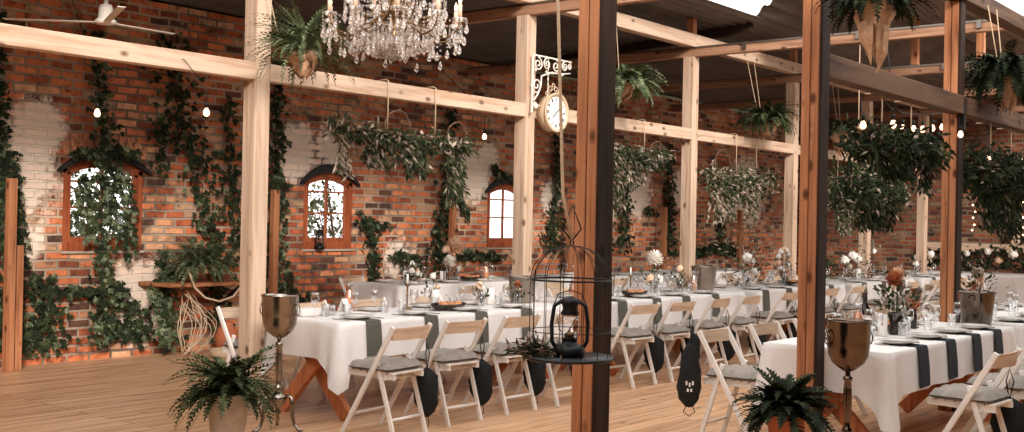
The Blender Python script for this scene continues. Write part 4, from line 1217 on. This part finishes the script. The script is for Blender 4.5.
# ================================================================== CHANDELIER
t = thing('crystal_chandelier', 'large crystal chandelier with candle lamps hanging at the top', 'chandelier', (5.585, 5.6, 2.60))
MB().lathe([(0.0001, 0.1), (0.02, 0.1), (0.045, 0.14), (0.02, 0.2), (0.015, 0.26), (0.05, 0.32), (0.06, 0.36), (0.02, 0.42), (0.012, 0.6), (0.04, 0.7), (0.012, 0.76), (0.008, 0.95), (0.0001, 0.96)], 20).build('column', M['brass'], t)
MB().tube([(0, 0, .94), (0, 0, .96), (0, 0, .98)], 0.008, 6).build('chain', M['iron'], t)
rr = random.Random(11)
def strand(mb, p, L, n, r=0.011, drop=True):
    p = Vector(p)
    for k in range(n): mb.octa(p - Vector((0, 0, L * k / n)), r * rr.uniform(.8, 1.2), r * 1.0)
    if drop:
        q = p - Vector((0, 0, L + .03))
        mb.lathe([(0.0001, -.035), (.012, -.028), (.019, -.008), (.013, .014), (.004, .035), (0.0001, .038)], 6, q)
for tier, (nA, R_, zb, zc) in enumerate(((10, .52, .16, .27), (8, .36, .26, .42))):
    for k in range(nA):
        a = 2 * PI * (k + .35 * tier) / nA + .2; ca, sa_ = math.cos(a), math.sin(a)
        prof = [(.04, .34), (.12, .30), (.22, .2), (.34, .13), (.45, .15), (.5, .2), (.52, .26)]
        s_ = R_ / .52; zo = zc - .27
        arm = MB(); arm.tube([(r * s_ * ca, r * s_ * sa_, z + zo) for r, z in prof], .007, 7); arm.build('arm', M['brass'], t)
        x, y = R_ * ca, R_ * sa_
        cp = MB(); cp.lathe([(0.0001, zc - .02), (.02, zc - .015), (.052, zc), (.056, zc + .012), (.05, zc + .012), (.018, zc), (.016, zc + .02), (0.0001, zc + .02)], 14, (x, y, 0))
        cup = cp.build('drip_cup', M['crystal'], t)
        MB().lathe([(.017, zc + .02), (.017, zc + .115), (0.0001, zc + .118)], 10, (x, y, 0)).build('candle', M['candle'], t)
        MB().lathe([(0.0001, zc + .118), (.011, zc + .125), (.015, zc + .145), (.009, zc + .17), (0.0001, zc + .19)], 10, (x, y, 0)).build('flame_bulb', M['flame'], t)
        cr = MB()
        for q in range(5):
            b = a + q * PI / 3; px_, py_ = x + .053 * math.cos(b), y + .053 * math.sin(b)
            strand(cr, (px_, py_, zc + .0), rr.uniform(.04, .13), rr.randint(2, 5), .009)
        strand(cr, (x, y, zc - .03), rr.uniform(.12, .17), 6, .014)
        cr.build('crystals', M['crystal'], t)
        # swag of beads from the column to the cup
        sw = MB()
        for q in range(13):
            f = q / 12; r = .05 + (R_ - .05) * f; z = .45 + zo * .6 + (zc + .02 - .45 - zo * .6) * f - .10 * math.sin(PI * f)
            sw.octa((r * ca, r * sa_, z), .010, .010)
        for q in range(5):
            f = .2 + q * .15; r = R_ * f
            strand(sw, (r * math.cos(a + .12), r * math.sin(a + .12), .16 + .04 * math.sin(q) + zo * .5), rr.uniform(.05, .14), 3, .010)
        sw.build('bead_swag', M['crystal'], t)
ri = MB()
for k in range(26):
    a = 2 * PI * k / 26; strand(ri, (.17 * math.cos(a), .17 * math.sin(a), .17), .08 + .04 * math.sin(3 * a), 4, .012)
    strand(ri, (.09 * math.cos(a * 1.5), .09 * math.sin(a * 1.5), .14), .09, 4, .012)
    strand(ri, (.28 * math.cos(a), .28 * math.sin(a), .20), .09, 4, .011)
ri.build('crystal_basket', M['crystal'], t)
hp = MB()
for r, z in ((.17, .18), (.28, .21)): hp.tube([(r * math.cos(2 * PI * k / 30), r * math.sin(2 * PI * k / 30), z) for k in range(30)], .006, 6, closed=True)
hp.build('hoops', M['brass'], t)
t.scale = (.9, .9, .93); t.location.z = 2.66; t.location.x = 5.58

# ================================================================== CLOCK
t = thing('station_clock', 'round cream clock hanging from a scrolled iron bracket', 'clock', (9.17, 6.90, 2.64))
cr = .19
def disc_y(mb, r0, r1, y0, y1, n=40, mi=0):
    vs = []
    for k in range(n):
        a = 2 * PI * k / n
        for (r, y) in ((r0, y0), (r1, y0), (r1, y1), (r0, y1)): vs.append((r * math.cos(a), y, r * math.sin(a)))
    fs = []
    for k in range(n):
        j = (k + 1) % n
        for q in range(4): fs.append((4 * k + q, 4 * k + (q + 1) % 4, 4 * j + (q + 1) % 4, 4 * j + q))
    mb.add(vs, fs, mi, True)
c = MB(); disc_y(c, cr - .02, cr, -.055, .055); disc_y(c, cr - .012, cr + .012, -.06, -.045); c.build('case', flatc('antique_cream_metal', 196, 168, 138, .5), t)
c = MB()
vs = [(0, -.042, 0)] + [((cr - .012) * math.cos(2 * PI * k / 40), -.042, (cr - .012) * math.sin(2 * PI * k / 40)) for k in range(40)]
c.add(vs, [(0, 1 + (k + 1) % 40, 1 + k) for k in range(40)]); c.build('dial', M['clock_face'], t)
c = MB()
for k in range(12):
    a = 2 * PI * k / 12; R3 = Matrix.Rotation(-a, 3, 'Y'); n_ = [1, 2, 2, 3, 2, 1, 2, 3, 3, 2, 1, 2][k]
    for q in range(n_):
        off = (q - (n_ - 1) / 2) * .011
        c.box(R3 @ Vector((off, -.045, .135)), (.005, .003, .036), R3)
c.build('numerals', M['iron'], t)
for L_, a in ((.08, 0.85 + PI), (.125, .85)):
    R3 = Matrix.Rotation(a, 3, 'Y')
    MB().box(R3 @ Vector((0, -.05, L_ / 2 - .01)), (.009, .003, L_ + .02), R3).build('hand', M['iron'], t)
sc = MB()
def scroll(mb, cx, cz, r, turns=1.5, start=0.0, sgn=1, th=.006, y=0):
    n = int(20 * turns)
    mb.tube([(cx + (r * (1 - .82 * k / n)) * math.cos(start + sgn * 2 * PI * turns * k / n), y, cz + (r * (1 - .82 * k / n)) * math.sin(start + sgn * 2 * PI * turns * k / n)) for k in range(n + 1)], th, 6)
for s_ in (-1, 1): scroll(sc, s_ * .045, cr + .045, .045, 1.3, -PI / 2, s_)
scroll(sc, 0, cr + .085, .035, 1.2, -PI / 2, 1)
for s_ in (-1, 1): scroll(sc, s_ * .11, cr - .005, .03, 1.2, -PI / 2, -s_)
sc.build('crest', flatc('antique_cream_metal', 196, 168, 138, .5), t)
for x in (-.09, .1):
    ch = MB()
    for k in range(14): ch.tube([(x + .008 * math.cos(a), .008 * math.cos(a) * (k % 2), cr - .02 + .028 * k + .02 * math.sin(a)) for a in [2 * PI * q / 8 for q in range(8)]], .0035, 4, closed=True)
    ch.build('chain', M['paint_white'], t)
t = thing('clock_bracket', 'ornate scrolled cream iron bracket fixed to the second post above the clock', 'bracket', (8.86, 6.93, 3.2))
b = MB()
b.bar((0, 0, 0), (.66, 0, 0), .014, .014); b.bar((0, 0, 0), (0, 0, -.58), .02, .014); b.bar((0, 0, -.5), (.2, 0, -.5), .01, .01)
b.build('frame_bars', M['paint_white'], t)
b = MB()
for x, z, r, a0, sg in ((.09, -.085, .07, PI / 2, -1), (.24, -.07, .06, PI / 2, 1), (.39, -.075, .065, PI / 2, -1), (.54, -.06, .05, PI / 2, 1), (.07, -.3, .085, PI, 1), (.06, -.5, .035, 0, -1), (.62, -.05, .035, PI / 2, -1)):
    scroll(b, x, z, r, 1.6, a0, sg, .008)
b.tube([(0.03, 0, -.46), (.1, 0, -.38), (.14, 0, -.3), (.15, 0, -.2), (.3, 0, -.15), (.5, 0, -.14), (.64, 0, -.12)], .009, 6)
for x in (.05, .23, .33, .5): b.ball((x, 0, -.15), .016, 8, 6)
b.build('scrollwork', M['paint_white'], t)

# ================================================================== CEILING FAN
t = thing('ceiling_fan', 'white ceiling fan with long thin blades at the top left', 'fan', (4.93, 8.2, 3.03), 0)
MB().lathe([(0.0001, 0), (.075, .005), (.085, .03), (.07, .045), (.06, .05), (.055, .13), (.045, .16), (.02, .165), (.015, .2), (0.0001, .2)], 24).build('motor', M['paint_white'], t)
MB().tube([(0, 0, .18), (0, 0, 1.02)], .014, 10).build('rod', M['paint_white'], t)
for a, ln in ((2.235, .82), (4.33, .7), (.14, .7)):
    d = Vector((math.cos(a), math.sin(a), 0))
    MB().bar(d * .07 + Vector((0, 0, .02)), d * ln + Vector((0, 0, .035)), .06, .008, bev=.003).build('blade', M['paint_white'], t)

# ================================================================== ON THE TABLES
Z0 = TZ + 0.002
def bucket(loc, label, s=1.0, mat='zinc'):
    t = thing('wine_bucket', label, 'bucket', loc)
    MB().lathe([(0.0001, 0), (.095 * s, 0), (.1 * s, .006), (.125 * s, .225 * s), (.131 * s, .232 * s), (.131 * s, .24 * s), (.122 * s, .238 * s), (.095 * s, .015), (0.0001, .012)], 36).build('pail', M[mat], t)
    for sx in (-1, 1):
        MB().tube([(sx * .124 * s, -.03, .19 * s), (sx * .15 * s, -.025, .185 * s), (sx * .155 * s, 0, .18 * s), (sx * .15 * s, .025, .185 * s), (sx * .124 * s, .03, .19 * s)], .005, 6).build('handle', M[mat], t)
    return t
bucket((8.42, 6.66, Z0), 'metal wine bucket on the nearest middle row table, seen through the birdcage', 1.05)
bucket((11.85, 6.62, Z0), 'zinc wine bucket on the second middle row table beside the pale post', 1.2)
bucket((9.5, 2.80, Z0), 'large polished steel wine bucket on the right table', 1.15, 'dark_steel')

def mk_carafe(juice=True, tall=.24):
    t = thing('juice_carafe', 'x', 'carafe')
    s = tall / .24
    MB().lathe([(.04 * s, 0), (.048 * s, .01 * s), (.05 * s, .06 * s), (.042 * s, .13 * s), (.022 * s, .18 * s), (.02 * s, .205 * s), (.032 * s, .24 * s), (.03 * s, .24 * s), (.018 * s, .205 * s),
                (.02 * s, .18 * s), (.04 * s, .13 * s), (.047 * s, .06 * s), (.044 * s, .012 * s), (0.0001, .01 * s)], 20).build('glass_body', M['glass'], t)
    MB().lathe([(0.0001, .012 * s), (.042 * s, .014 * s), (.045 * s, .06 * s), (.038 * s, .13 * s), (.019 * s, .178 * s), (0.0001, .18 * s)], 18).build('juice', M['juice'], t)
    return t
pc = Proto(mk_carafe())
GC = 'carafes of peach coloured juice'
for x, y, l in ((6.42, 6.9, 'on the left end of the nearest middle row table'), (9.95, 9.5, 'on the left end of the nearest wall row table'), (9.1 + .35, 6.8, 'near the left end of the second middle row table'),
                (11.3, 9.55, 'near the right end of the nearest wall row table'), (11.6, 6.62, 'just left of the zinc bucket'), (14.1, 6.6, 'on the third middle row table'), (17.0, 6.6, 'on the fourth middle row table'),
                (7.78, 3.1, 'on the right table behind the copper goblet')):
    pc.put((x, y, Z0), 0, 'carafe of peach coloured juice ' + l, GC)
def mk_pillar():
    t = thing('pillar_candle', 'x', 'candle')
    MB().lathe([(0.0001, 0), (.032, 0), (.034, .01), (.034, .15), (.028, .155), (0.0001, .152)], 18).build('wax', M['wax'], t)
    MB().tube([(0, 0, .15), (0.002, 0, .168)], .0015, 5).build('wick', M['iron'], t)
    return t
pp = Proto(mk_pillar())
for x, y, l in ((7.3, 6.75, 'beside the tray on the nearest middle row table'), (8.0, 6.7, 'left of the bucket on the nearest middle row table'), (13.9, 6.75, 'on the third middle row table by the ring flowers'),
                (16.9, 6.75, 'on the fourth middle row table by white flowers'), (7.98, 3.0, 'beside the dark bottle on the right table'), (9.85, 9.6, 'on the nearest wall row table left end')):
    pp.put((x, y, Z0), 0, 'white pillar candle ' + l, 'white pillar candles')
def mk_frame_lantern():
    t = thing('candle_lantern', 'x', 'lantern')
    f = MB()
    for sx in (-1, 1):
        for sy in (-1, 1): f.box((sx * .055, sy * .055, .11), (.009, .009, .2))
    for z in (.006, .212):
        for s_ in (-1, 1):
            f.box((0, s_ * .055, z), (.119, .009, .012)); f.box((s_ * .055, 0, z), (.009, .11, .012))
    f.box((0, 0, .006), (.11, .11, .008))
    f.build('brass_frame', M['brass'], t)
    MB().lathe([(0.0001, .012), (.035, .012), (.035, .14), (0.0001, .142)], 18).build('candle', M['wax'], t)
    return t
pf = Proto(mk_frame_lantern())
for x, y, l in ((10.35, 9.45, 'on the nearest wall row table'), (10.0, 6.75, 'on the second middle row table')):
    pf.put((x, y, Z0), .2, 'square brass-framed lantern with white candle ' + l)
def mk_stick():
    t = thing('candlestick', 'x', 'candlestick')
    MB().lathe([(0.0001, 0), (.045, 0), (.047, .006), (.015, .015), (.007, .03), (.007, .11), (.012, .115), (.007, .122), (.007, .19), (.018, .2), (.02, .215), (0.0001, .215)], 16).build('stick', M['brass'], t)
    MB().lathe([(0.0001, .21), (.01, .21), (.008, .3), (0.0001, .302)], 10).build('taper', M['wax'], t)
    return t
ps = Proto(mk_stick())
for x, y, l in ((6.98, 6.78, 'beside the juice carafe on the nearest middle row table'), (10.3, 6.65, 'on the second middle row table'), (8.9, 3.1, 'near the steel bucket on the right table')):
    ps.put((x, y, Z0), 0, 'slim brass candlestick ' + l)
def mk_tray():
    t = thing('bread_tray', 'x', 'tray')
    MB().lathe([(0.0001, 0), (.12, 0), (.16, .03), (.17, .055), (.164, .055), (.15, .03), (.115, .008), (0.0001, .006)], 30, (0, 0, 0), 0, 1.25, .75).build('oval_basket', M['bottle'], t)
    rr = random.Random(2)
    for k in range(9):
        a = k * 2.4; r = .03 + .07 * (k % 3) / 2
        MB().ball((1.2 * r * math.cos(a), .7 * r * math.sin(a), .04 + .012 * (k % 2)), .033, 10, 7, 0, .7).build('bread_roll', M['bread'], t)
    return t
pt_ = Proto(mk_tray())
for x, y, l in ((7.2, 6.5, 'on the nearest middle row table'), (10.15, 6.5, 'on the second middle row table'), (14.0, 6.45, 'on the third middle row table'), (10.95, 9.5, 'on the nearest wall row table'), (8.5, 3.15, 'on the right table')):
    pt_.put((x, y, Z0 + .001), .2, 'dark oval basket of bread rolls ' + l, 'dark oval baskets of bread rolls')
t = thing('wine_bottle', 'dark brown wine bottle standing beside the candle on the right table', 'bottle', (8.0, 3.14, Z0))
MB().lathe([(0.0001, 0), (.036, 0), (.038, .01), (.038, .17), (.03, .2), (.014, .235), (.0135, .29), (.016, .292), (.016, .305), (0.0001, .306)], 20).build('glass_body', M['bottle'], t)
MB().lathe([(.0386, .05), (.0388, .14)], 20).build('paper_label', M['wax'], t)
for x, y, l in ((5.86, 6.72, 'left'), (6.05, 6.85, 'right')):
    pass
tag(MB().box((0, 0, .03), (.2, .14, .06), bev=.01).build('folded_napkins', M['cloth'], loc=(5.86, 6.78, Z0)), 'folded white napkin pile on the left end of nearest middle row table', 'napkins')
tag(MB().lathe([(.045, 0), (.05, .004), (.052, .08), (.048, .08), (.046, .008), (0.0001, .008)], 20).build('glass_bowl', M['glass'], loc=(6.04, 6.72, Z0)), 'low clear glass bowl behind the silver goblet cooler', 'bowl')
tc_ = thing('menu_card', 'white tent menu card beside the wine glass at the nearest table end', 'card', (6.35, 7.0 - .12, Z0), .3)
for s_ in (-1, 1): MB().box((0, s_ * .022, .055), (.1, .002, .115), Matrix.Rotation(s_ * .38, 3, 'X')).build('leaf', M['wax'], tc_)

# flowers
def dahlia(mb, c, r, rr, mi, n=90):
    c = Vector(c)
    for k in range(n):
        z = 1 - 1.75 * k / n; a = k * 2.39996; s_ = math.sqrt(max(0, 1 - z * z))
        d = Vector((s_ * math.cos(a), s_ * math.sin(a), z)).normalized()
        mb.leaf(c + d * r * .2, d + rand_dir(rr) * .08, rand_dir(rr) * .3 + Vector((0, 0, 1)), r * .82, r * .4, mi, -.12)
    mb.ball(c, r * .4, 8, 6, mi)
def rose(mb, c, r, rr, mi):
    c = Vector(c)
    for k in range(22):
        z = 1 - 1.6 * k / 22; a = k * 2.39996; s_ = math.sqrt(max(0, 1 - z * z))
        d = Vector((s_ * math.cos(a), s_ * math.sin(a), z)).normalized()
        tn = Vector((-d.y, d.x, .25)).normalized()
        mb.leaf(c + d * r * .62 - tn * r * .55, (tn + rand_dir(rr) * .35), d, r * 1.15, r * .9, mi, .15)
    mb.ball(c, r * .45, 10, 7, mi)
def bouquet(loc, label, heads, seed, vase='bottle', green=60, gr=.12, h=.2, name='flower_vase', pale=.2, scale=1.0):
    """heads: (dx, dy, z, radius, kind, material)"""
    rr = random.Random(seed)
    t = thing(name, label, 'flowers', loc)
    if vase == 'bottle':
        v = MB().lathe([(0.0001, 0), (.03, 0), (.034, .01), (.035, .07), (.024, .1), (.012, .125), (.012, .15), (.016, .155), (.012, .155), (.009, .12), (.03, .07), (0.0001, .01)], 16)
    else:
        v = MB().lathe([(0.0001, 0), (.045, 0), (.05, .01), (.042, .08), (.055, .16), (.052, .16), (.038, .08), (.045, .012), (0.0001, .01)], 18)
    v.build('vase', M['glass'] if vase != 'dark' else M['bottle'], t)
    mats = [M['garland'], M['garland_pale'], M['white_petal'], M['peach_petal'], M['rust_petal']]
    mid = {'white': 2, 'peach': 3, 'rust': 4, 'pale': 1}
    st = MB()
    for dx, dy, z, r, kind, mt in heads:
        st.tube([(0, 0, .02), (dx * .3, dy * .3, .12), (dx * .8, dy * .8, z * .7), (dx, dy, z - r * .3)], .0025, 5)
        b = MB()
        if kind == 'dahlia': dahlia(b, (dx, dy, z), r, rr, mid[mt])
        elif kind == 'rose': rose(b, (dx, dy, z), r, rr, mid[mt])
        elif kind == 'pampas':
            for k in range(60):
                f = k / 60; b.leaf((dx + rr.uniform(-.01, .01), dy, z - r + 2 * r * f), Vector((rr.uniform(-1, 1), rr.uniform(-1, 1), 1.6)), rand_dir(rr), r * .7 * math.sin(PI * min(1, f + .15)) + .02, .012, mid[mt])
        b.build('blossom' if kind != 'pampas' else 'pampas_plume', mats, t)
    L = MB()
    for _ in range(green):
        q = Vector((rr.gauss(0, gr * .5), rr.gauss(0, gr * .4), h + rr.gauss(0, gr * .5)))
        q.z = max(q.z, .07)
        L.leaf(q, Vector((q.x, q.y, rr.uniform(0.0, .15))) + rand_dir(rr) * .08, rand_dir(rr) + Vector((0, -.4, .6)), .055 * rr.uniform(.6, 1.4), .026, 1 if rr.random() < pale else 0)
    for k in range(6): st.tube([(0, 0, .03), (rr.gauss(0, gr * .4), rr.gauss(0, gr * .4), h)], .002, 4)
    st.build('stems', M['bark'] if green < 1 else M['garland'], t)
    if green: L.build('greenery', mats, t)
    if scale != 1.0: t.scale = (scale,) * 3
    return t
bouquet((7.38, 6.85, Z0), 'small white bloom in a slim glass vase on the nearest middle row table', [(0, 0, .27, .035, 'rose', 'white'), (.06, 0, .17, .03, 'rose', 'peach')], 1, green=14, gr=.09, h=.16)
bouquet((7.75, 6.6, Z0), 'pale cream roses in a low glass on the nearest middle row table', [(-.03, 0, .19, .04, 'rose', 'peach'), (.04, .03, .17, .035, 'rose', 'white')], 2, green=16, gr=.1, h=.13)
bouquet((8.15, 6.5, Z0), 'rust and brown flowers in a small glass, nearest middle row table', [(0, 0, .19, .04, 'dahlia', 'rust'), (.05, .02, .15, .03, 'rose', 'peach')], 3, green=30, gr=.11, h=.12)
bouquet((9.75, 9.35, Z0), 'small white roses and greenery at the left end of the wall row table', [(-.06, 0, .16, .05, 'rose', 'white'), (.05, -.02, .12, .05, 'rose', 'white'), (0, .05, .24, .04, 'rose', 'white')], 4, green=90, gr=.2, h=.12)
bouquet((10.9, 9.75, Z0), 'large peach and white dahlias in glass vases on the wall row table', [(.0, 0, .42, .15, 'dahlia', 'peach'), (-.17, 0, .39, .06, 'rose', 'peach'), (-.2, -.1, .24, .1, 'dahlia', 'white'), (.03, -.05, .15, .05, 'rose', 'white')], 5, vase='jar', green=24, gr=.18, h=.2)
bouquet((12.3 - .5, 9.5, Z0), 'tall pale flowers in a glass carafe at the end of wall row table', [(0, 0, .3, .05, 'rose', 'peach'), (.05, 0, .36, .04, 'rose', 'white')], 6, vase='jar', green=20, gr=.1, h=.25)
bouquet((9.05 + .45, 6.45, Z0), 'peach blooms in a slim vase behind the nearest brown post', [(0, 0, .3, .07, 'rose', 'peach'), (-.05, 0, .2, .05, 'rose', 'peach')], 7, green=24, gr=.16, h=.2)
bouquet((10.95, 6.75, Z0), 'large white dahlia standing above the second middle row table', [(0, 0, .38, .11, 'dahlia', 'white'), (-.1, 0, .16, .05, 'rose', 'peach'), (.12, 0, .14, .06, 'rose', 'white'), (-.2, .05, .25, .05, 'pampas', 'pale')], 8, vase='jar', green=36, gr=.2, h=.16)
bouquet((11.25, 6.6, Z0), 'slim carafe of pale flowers and greens beside the white dahlia', [(0, 0, .27, .05, 'rose', 'peach')], 9, vase='jar', green=40, gr=.1, h=.12)
bouquet((12.9, 6.6, Z0), 'loose bouquet of white roses and tall greens right of the zinc bucket', [(0, 0, .38, .08, 'rose', 'white'), (.15, 0, .32, .06, 'rose', 'white'), (-.15, 0, .28, .05, 'rose', 'pale'), (.2, 0, .2, .06, 'rose', 'white')], 10, vase='jar', green=260, gr=.42, h=.38, pale=.4)
t = bouquet((13.95, 6.6, Z0), 'ring wreath of white flowers standing above a white candle', [(.15 * math.cos(a), 0, .34 + .14 * math.sin(a), .045, 'rose', 'white' if k % 3 else 'peach') for k, a in enumerate([2 * PI * k / 11 for k in range(11)])], 11, vase='jar', green=40, gr=.16, h=.3, pale=.5)
bouquet((16.3, 6.6, Z0), 'white flower bouquet with dark greens on the fourth middle row table', [(-.3, 0, .3, .08, 'rose', 'white'), (0, 0, .36, .09, 'rose', 'white'), (.2, 0, .3, .08, 'rose', 'white'), (-.15, 0, .2, .07, 'rose', 'pale')], 12, vase='jar', green=170, gr=.5, h=.26, pale=.1)
bouquet((16.95, 6.55, Z0 ), 'tall cream plumes beside the white bouquet on the fourth middle row table', [(0, 0, .5, .1, 'pampas', 'pale'), (.05, 0, .42, .05, 'rose', 'white')], 13, vase='jar', green=20, gr=.15, h=.25)
bouquet((19.0, 6.6, Z0), 'small pale flowers on the last middle row table', [(0, 0, .2, .06, 'rose', 'white')], 14, green=20, gr=.12, h=.15)
bouquet((8.18, 2.98, Z0), 'dried rust and peach dahlia with dark leaves on the right table', [(-.05, 0, .40, .075, 'dahlia', 'rust'), (.03, 0, .44, .06, 'dahlia', 'peach'), (.09, 0, .34, .05, 'pampas', 'pale'), (.2, -.1, .29, .05, 'pampas', 'pale')], 15, vase='dark', green=110, gr=.16, h=.24, pale=.12)
def orange(loc, label):
    t = thing('flower_cloche', label, 'flowers', loc)
    MB().lathe([(0.0001, 0), (.03, 0), (.03, .1), (.02, .13), (.03, .15), (0.0001, .15)], 14).build('vase', M['bottle'], t)
    b = MB(); rr = random.Random(4)
    for k in range(150):
        f = rr.random(); a = rr.uniform(0, 6.28); r = .035 * math.sin(PI * (f * .9 + .08))
        b.leaf((r * math.cos(a), r * math.sin(a), .13 + .17 * f), Vector((math.cos(a), math.sin(a), .8)), (0, 0, 1), .04, .02, 0)
    b.build('orange_plume', M['rust_petal'], t)
orange((8.78, 3.06, Z0), 'orange plume in a dark vase left of the brown post on right table')
orange((10.4, 3.1, Z0), 'orange plume in a dark vase on the farther right row table')
bouquet((10.2, 3.0, Z0), 'airy pale dried flowers beside the orange plume, farther right row table', [(0, 0, .4, .06, 'rose', 'pale'), (.1, 0, .34, .07, 'pampas', 'peach'), (-.08, 0, .42, .035, 'rose', 'pale')], 17, vase='jar', green=90, gr=.2, h=.3, pale=.35)

# ================================================================== BULBS AND LIGHTS
def mk_bulb():
    t = thing('hanging_bulb', 'x', 'light bulb')
    MB().lathe([(0.0001, -.078), (.016, -.074), (.026, -.06), (.028, -.045), (.022, -.025), (.013, -.008), (.012, 0), (0.0001, 0)], 16).build('bulb', M['bulb'], t)
    MB().lathe([(0.0001, -.005), (.016, -.005), (.017, .04), (.009, .05), (0.0001, .05)], 12).build('socket', M['iron'], t)
    return t
pb = Proto(mk_bulb())
def bulb(loc, label, cable):
    b = pb.put(loc, 0, 'round warm bulb ' + label, 'warm bulbs of the string lights')
    pts = [Vector(p) - Vector(loc) for p in cable]
    MB().tube([(0, 0, .045)] + pts, .004, 5).build('cable', M['iron'], b)
CH_ = None
pb.used = False
bulb((5.35, 9.0, 2.44), 'hanging before the ivy over the first window', [(5.35, 9.0, 2.6), (5.7, 9.5, 2.62), (5.58, 9.9, 3.6)])
# later bulbs get their own cables, so copy only bulb and socket
def bulb2(loc, label, cable, s=1.0):
    b = thing('hanging_bulb', 'round warm bulb ' + label, 'light bulb', loc, 0, 'warm bulbs of the string lights')
    for c in BASE:
        k = c.copy(); COL.objects.link(k); k.parent = b
    if s != 1: b.scale = (s,) * 3
    pts = [Vector(p) - Vector(loc) for p in cable]
    if pts: MB().tube([(0, 0, .045)] + pts, .004, 5).build('cable', M['iron'], b)
BASE = [c for c in COL.objects if c.parent == pb.o and c.name.split('.')[0] in ('bulb', 'socket')]
bulb2((4.97, 6.9, 2.31), 'hanging from the beam left of the goblet post', [(4.97, 6.9, 2.45), (4.9, 6.95, 2.58), (4.78, 6.96, 2.70), (4.77, 7.04, 2.714)], .85)
bulb2((10.1, 8.6, 2.56), 'hanging before the wall left of the clock', [(10.1, 8.6, 2.8), (8.9, 8.8, 3.6)])
rb = [((9.66, 3.0, 2.36), 'on the last brown post'), ((10.45, 3.0, 2.2), 'second right of the last brown post'), ((11.2, 3.0, 2.1), 'third right of the last brown post'),
      ((7.55, 3.0, 2.27), 'low in the dark garland'), ((7.9, 2.92, 2.3), 'left side of the dark garland'), ((11.9, 3.2, 2.02), 'near the right edge, upper'), ((12.3, 3.3, 1.9), 'near the right edge, lower')]
for loc, l in rb:
    bulb2(loc, l, [(loc[0], loc[1] + .02, loc[2] + .1), (loc[0] + .05, 3.04, 2.5)], .8)
# warm bulbs seen over the garland behind the right beam
RB_ = ((12.45, 4.6, 2.76), (12.75, 4.6, 2.72), (13.1, 4.6, 2.74), (13.4, 4.6, 2.76), (13.75, 4.6, 2.8), (14.1, 4.6, 2.84))
for k, p_ in enumerate(RB_):
    bulb2(p_, ['first', 'second', 'third', 'fourth', 'fifth', 'sixth'][k] + ' of the row over the dark garland', [(p_[0], p_[1], p_[2] + .12)], 1.1)
o = MB().tube([(12.2, 4.6, 3.6)] + [(p_[0], p_[1], p_[2] + .13) for p_ in RB_] + [(15.1, 4.6, 3.6)], .006, 6).build('light_cable', M['iron'])
tag(o, 'black cable of string lights sagging between two tie beams', 'cable')
for k in range(8):
    y = 4.2 + k * .42; rr = random.Random(60 + k)
    t = thing('fairy_light_strand', 'strand of tiny warm lights hanging on the end wall, %s from the left' % ['eighth', 'seventh', 'sixth', 'fifth', 'fourth', 'third', 'second', 'first'][k], 'lights', (22.6, y, 2.6), 0, 'fairy light curtain')
    MB().tube([(.425, 0, 1.05), (0, 0, 1.04), (0, .02, 0), (0, 0, -1.25)], .003, 4).build('wire', M['iron'], t)
    for q in range(11):
        MB().ball((-.02, rr.uniform(-.06, .06), .3 - q * .14 + rr.uniform(-.04, .04)), .017, 6, 4).build('light', M['fairy'], t)

# head table at the end wall
t = thing('head_table', 'white head table before the dark end wall with flower garland', 'table', (21.4, 5.5, 0))
MB().box((0, 0, .74), (.8, 4.0, .04)).build('tabletop', M['leg_wood'], t)
for sy in (-1.6, 1.6): MB().box((0, sy, .36), (.6, .08, .72)).build('leg', M['leg_wood'], t)
ct = cloth(20.99, 21.81, 3.49, 7.51, .55, 77).build('tablecloth', M['cloth'], loc=(21.4, 5.5, .762))
tag(ct, 'long white cloth hanging over the head table at the end wall', 'tablecloth')
rr = random.Random(88)
t = thing('flower_garland', 'thick dark garland with white roses along the head table', 'garland', (21.25, 5.5, .78))
L = MB()
for k in range(900):
    y = rr.uniform(-1.9, 1.9); hgt = .17 + .22 * math.exp(-((y - .1) / .5) ** 2)
    q = Vector((rr.gauss(0, .1), y, abs(rr.gauss(0, hgt * .8)) + .07))
    L.leaf(q, rand_dir(rr), rand_dir(rr) + Vector((-.5, 0, .5)), .11, .06)
L.build('greenery', M['ivy'], t)
for k in range(15):
    y = -1.8 + k * .26; b = MB(); rose(b, (-.16 + rr.uniform(-.04, .04), y + rr.uniform(-.1, .1), .12 + rr.uniform(0, .22) * (1.4 if 5 < k < 10 else 1)), .095 * rr.uniform(.7, 1.2), rr, 0)
    b.build('blossom', M['white_petal'] if k % 4 else M['peach_petal'], t)
ivy('dark potted greenery standing at the foot of the end wall corner', [[(21.0, .9, .5), (20.6, .3, .5), (20.6, .02, .4)]], 90, 91, y=9.2, name='corner_ivy')
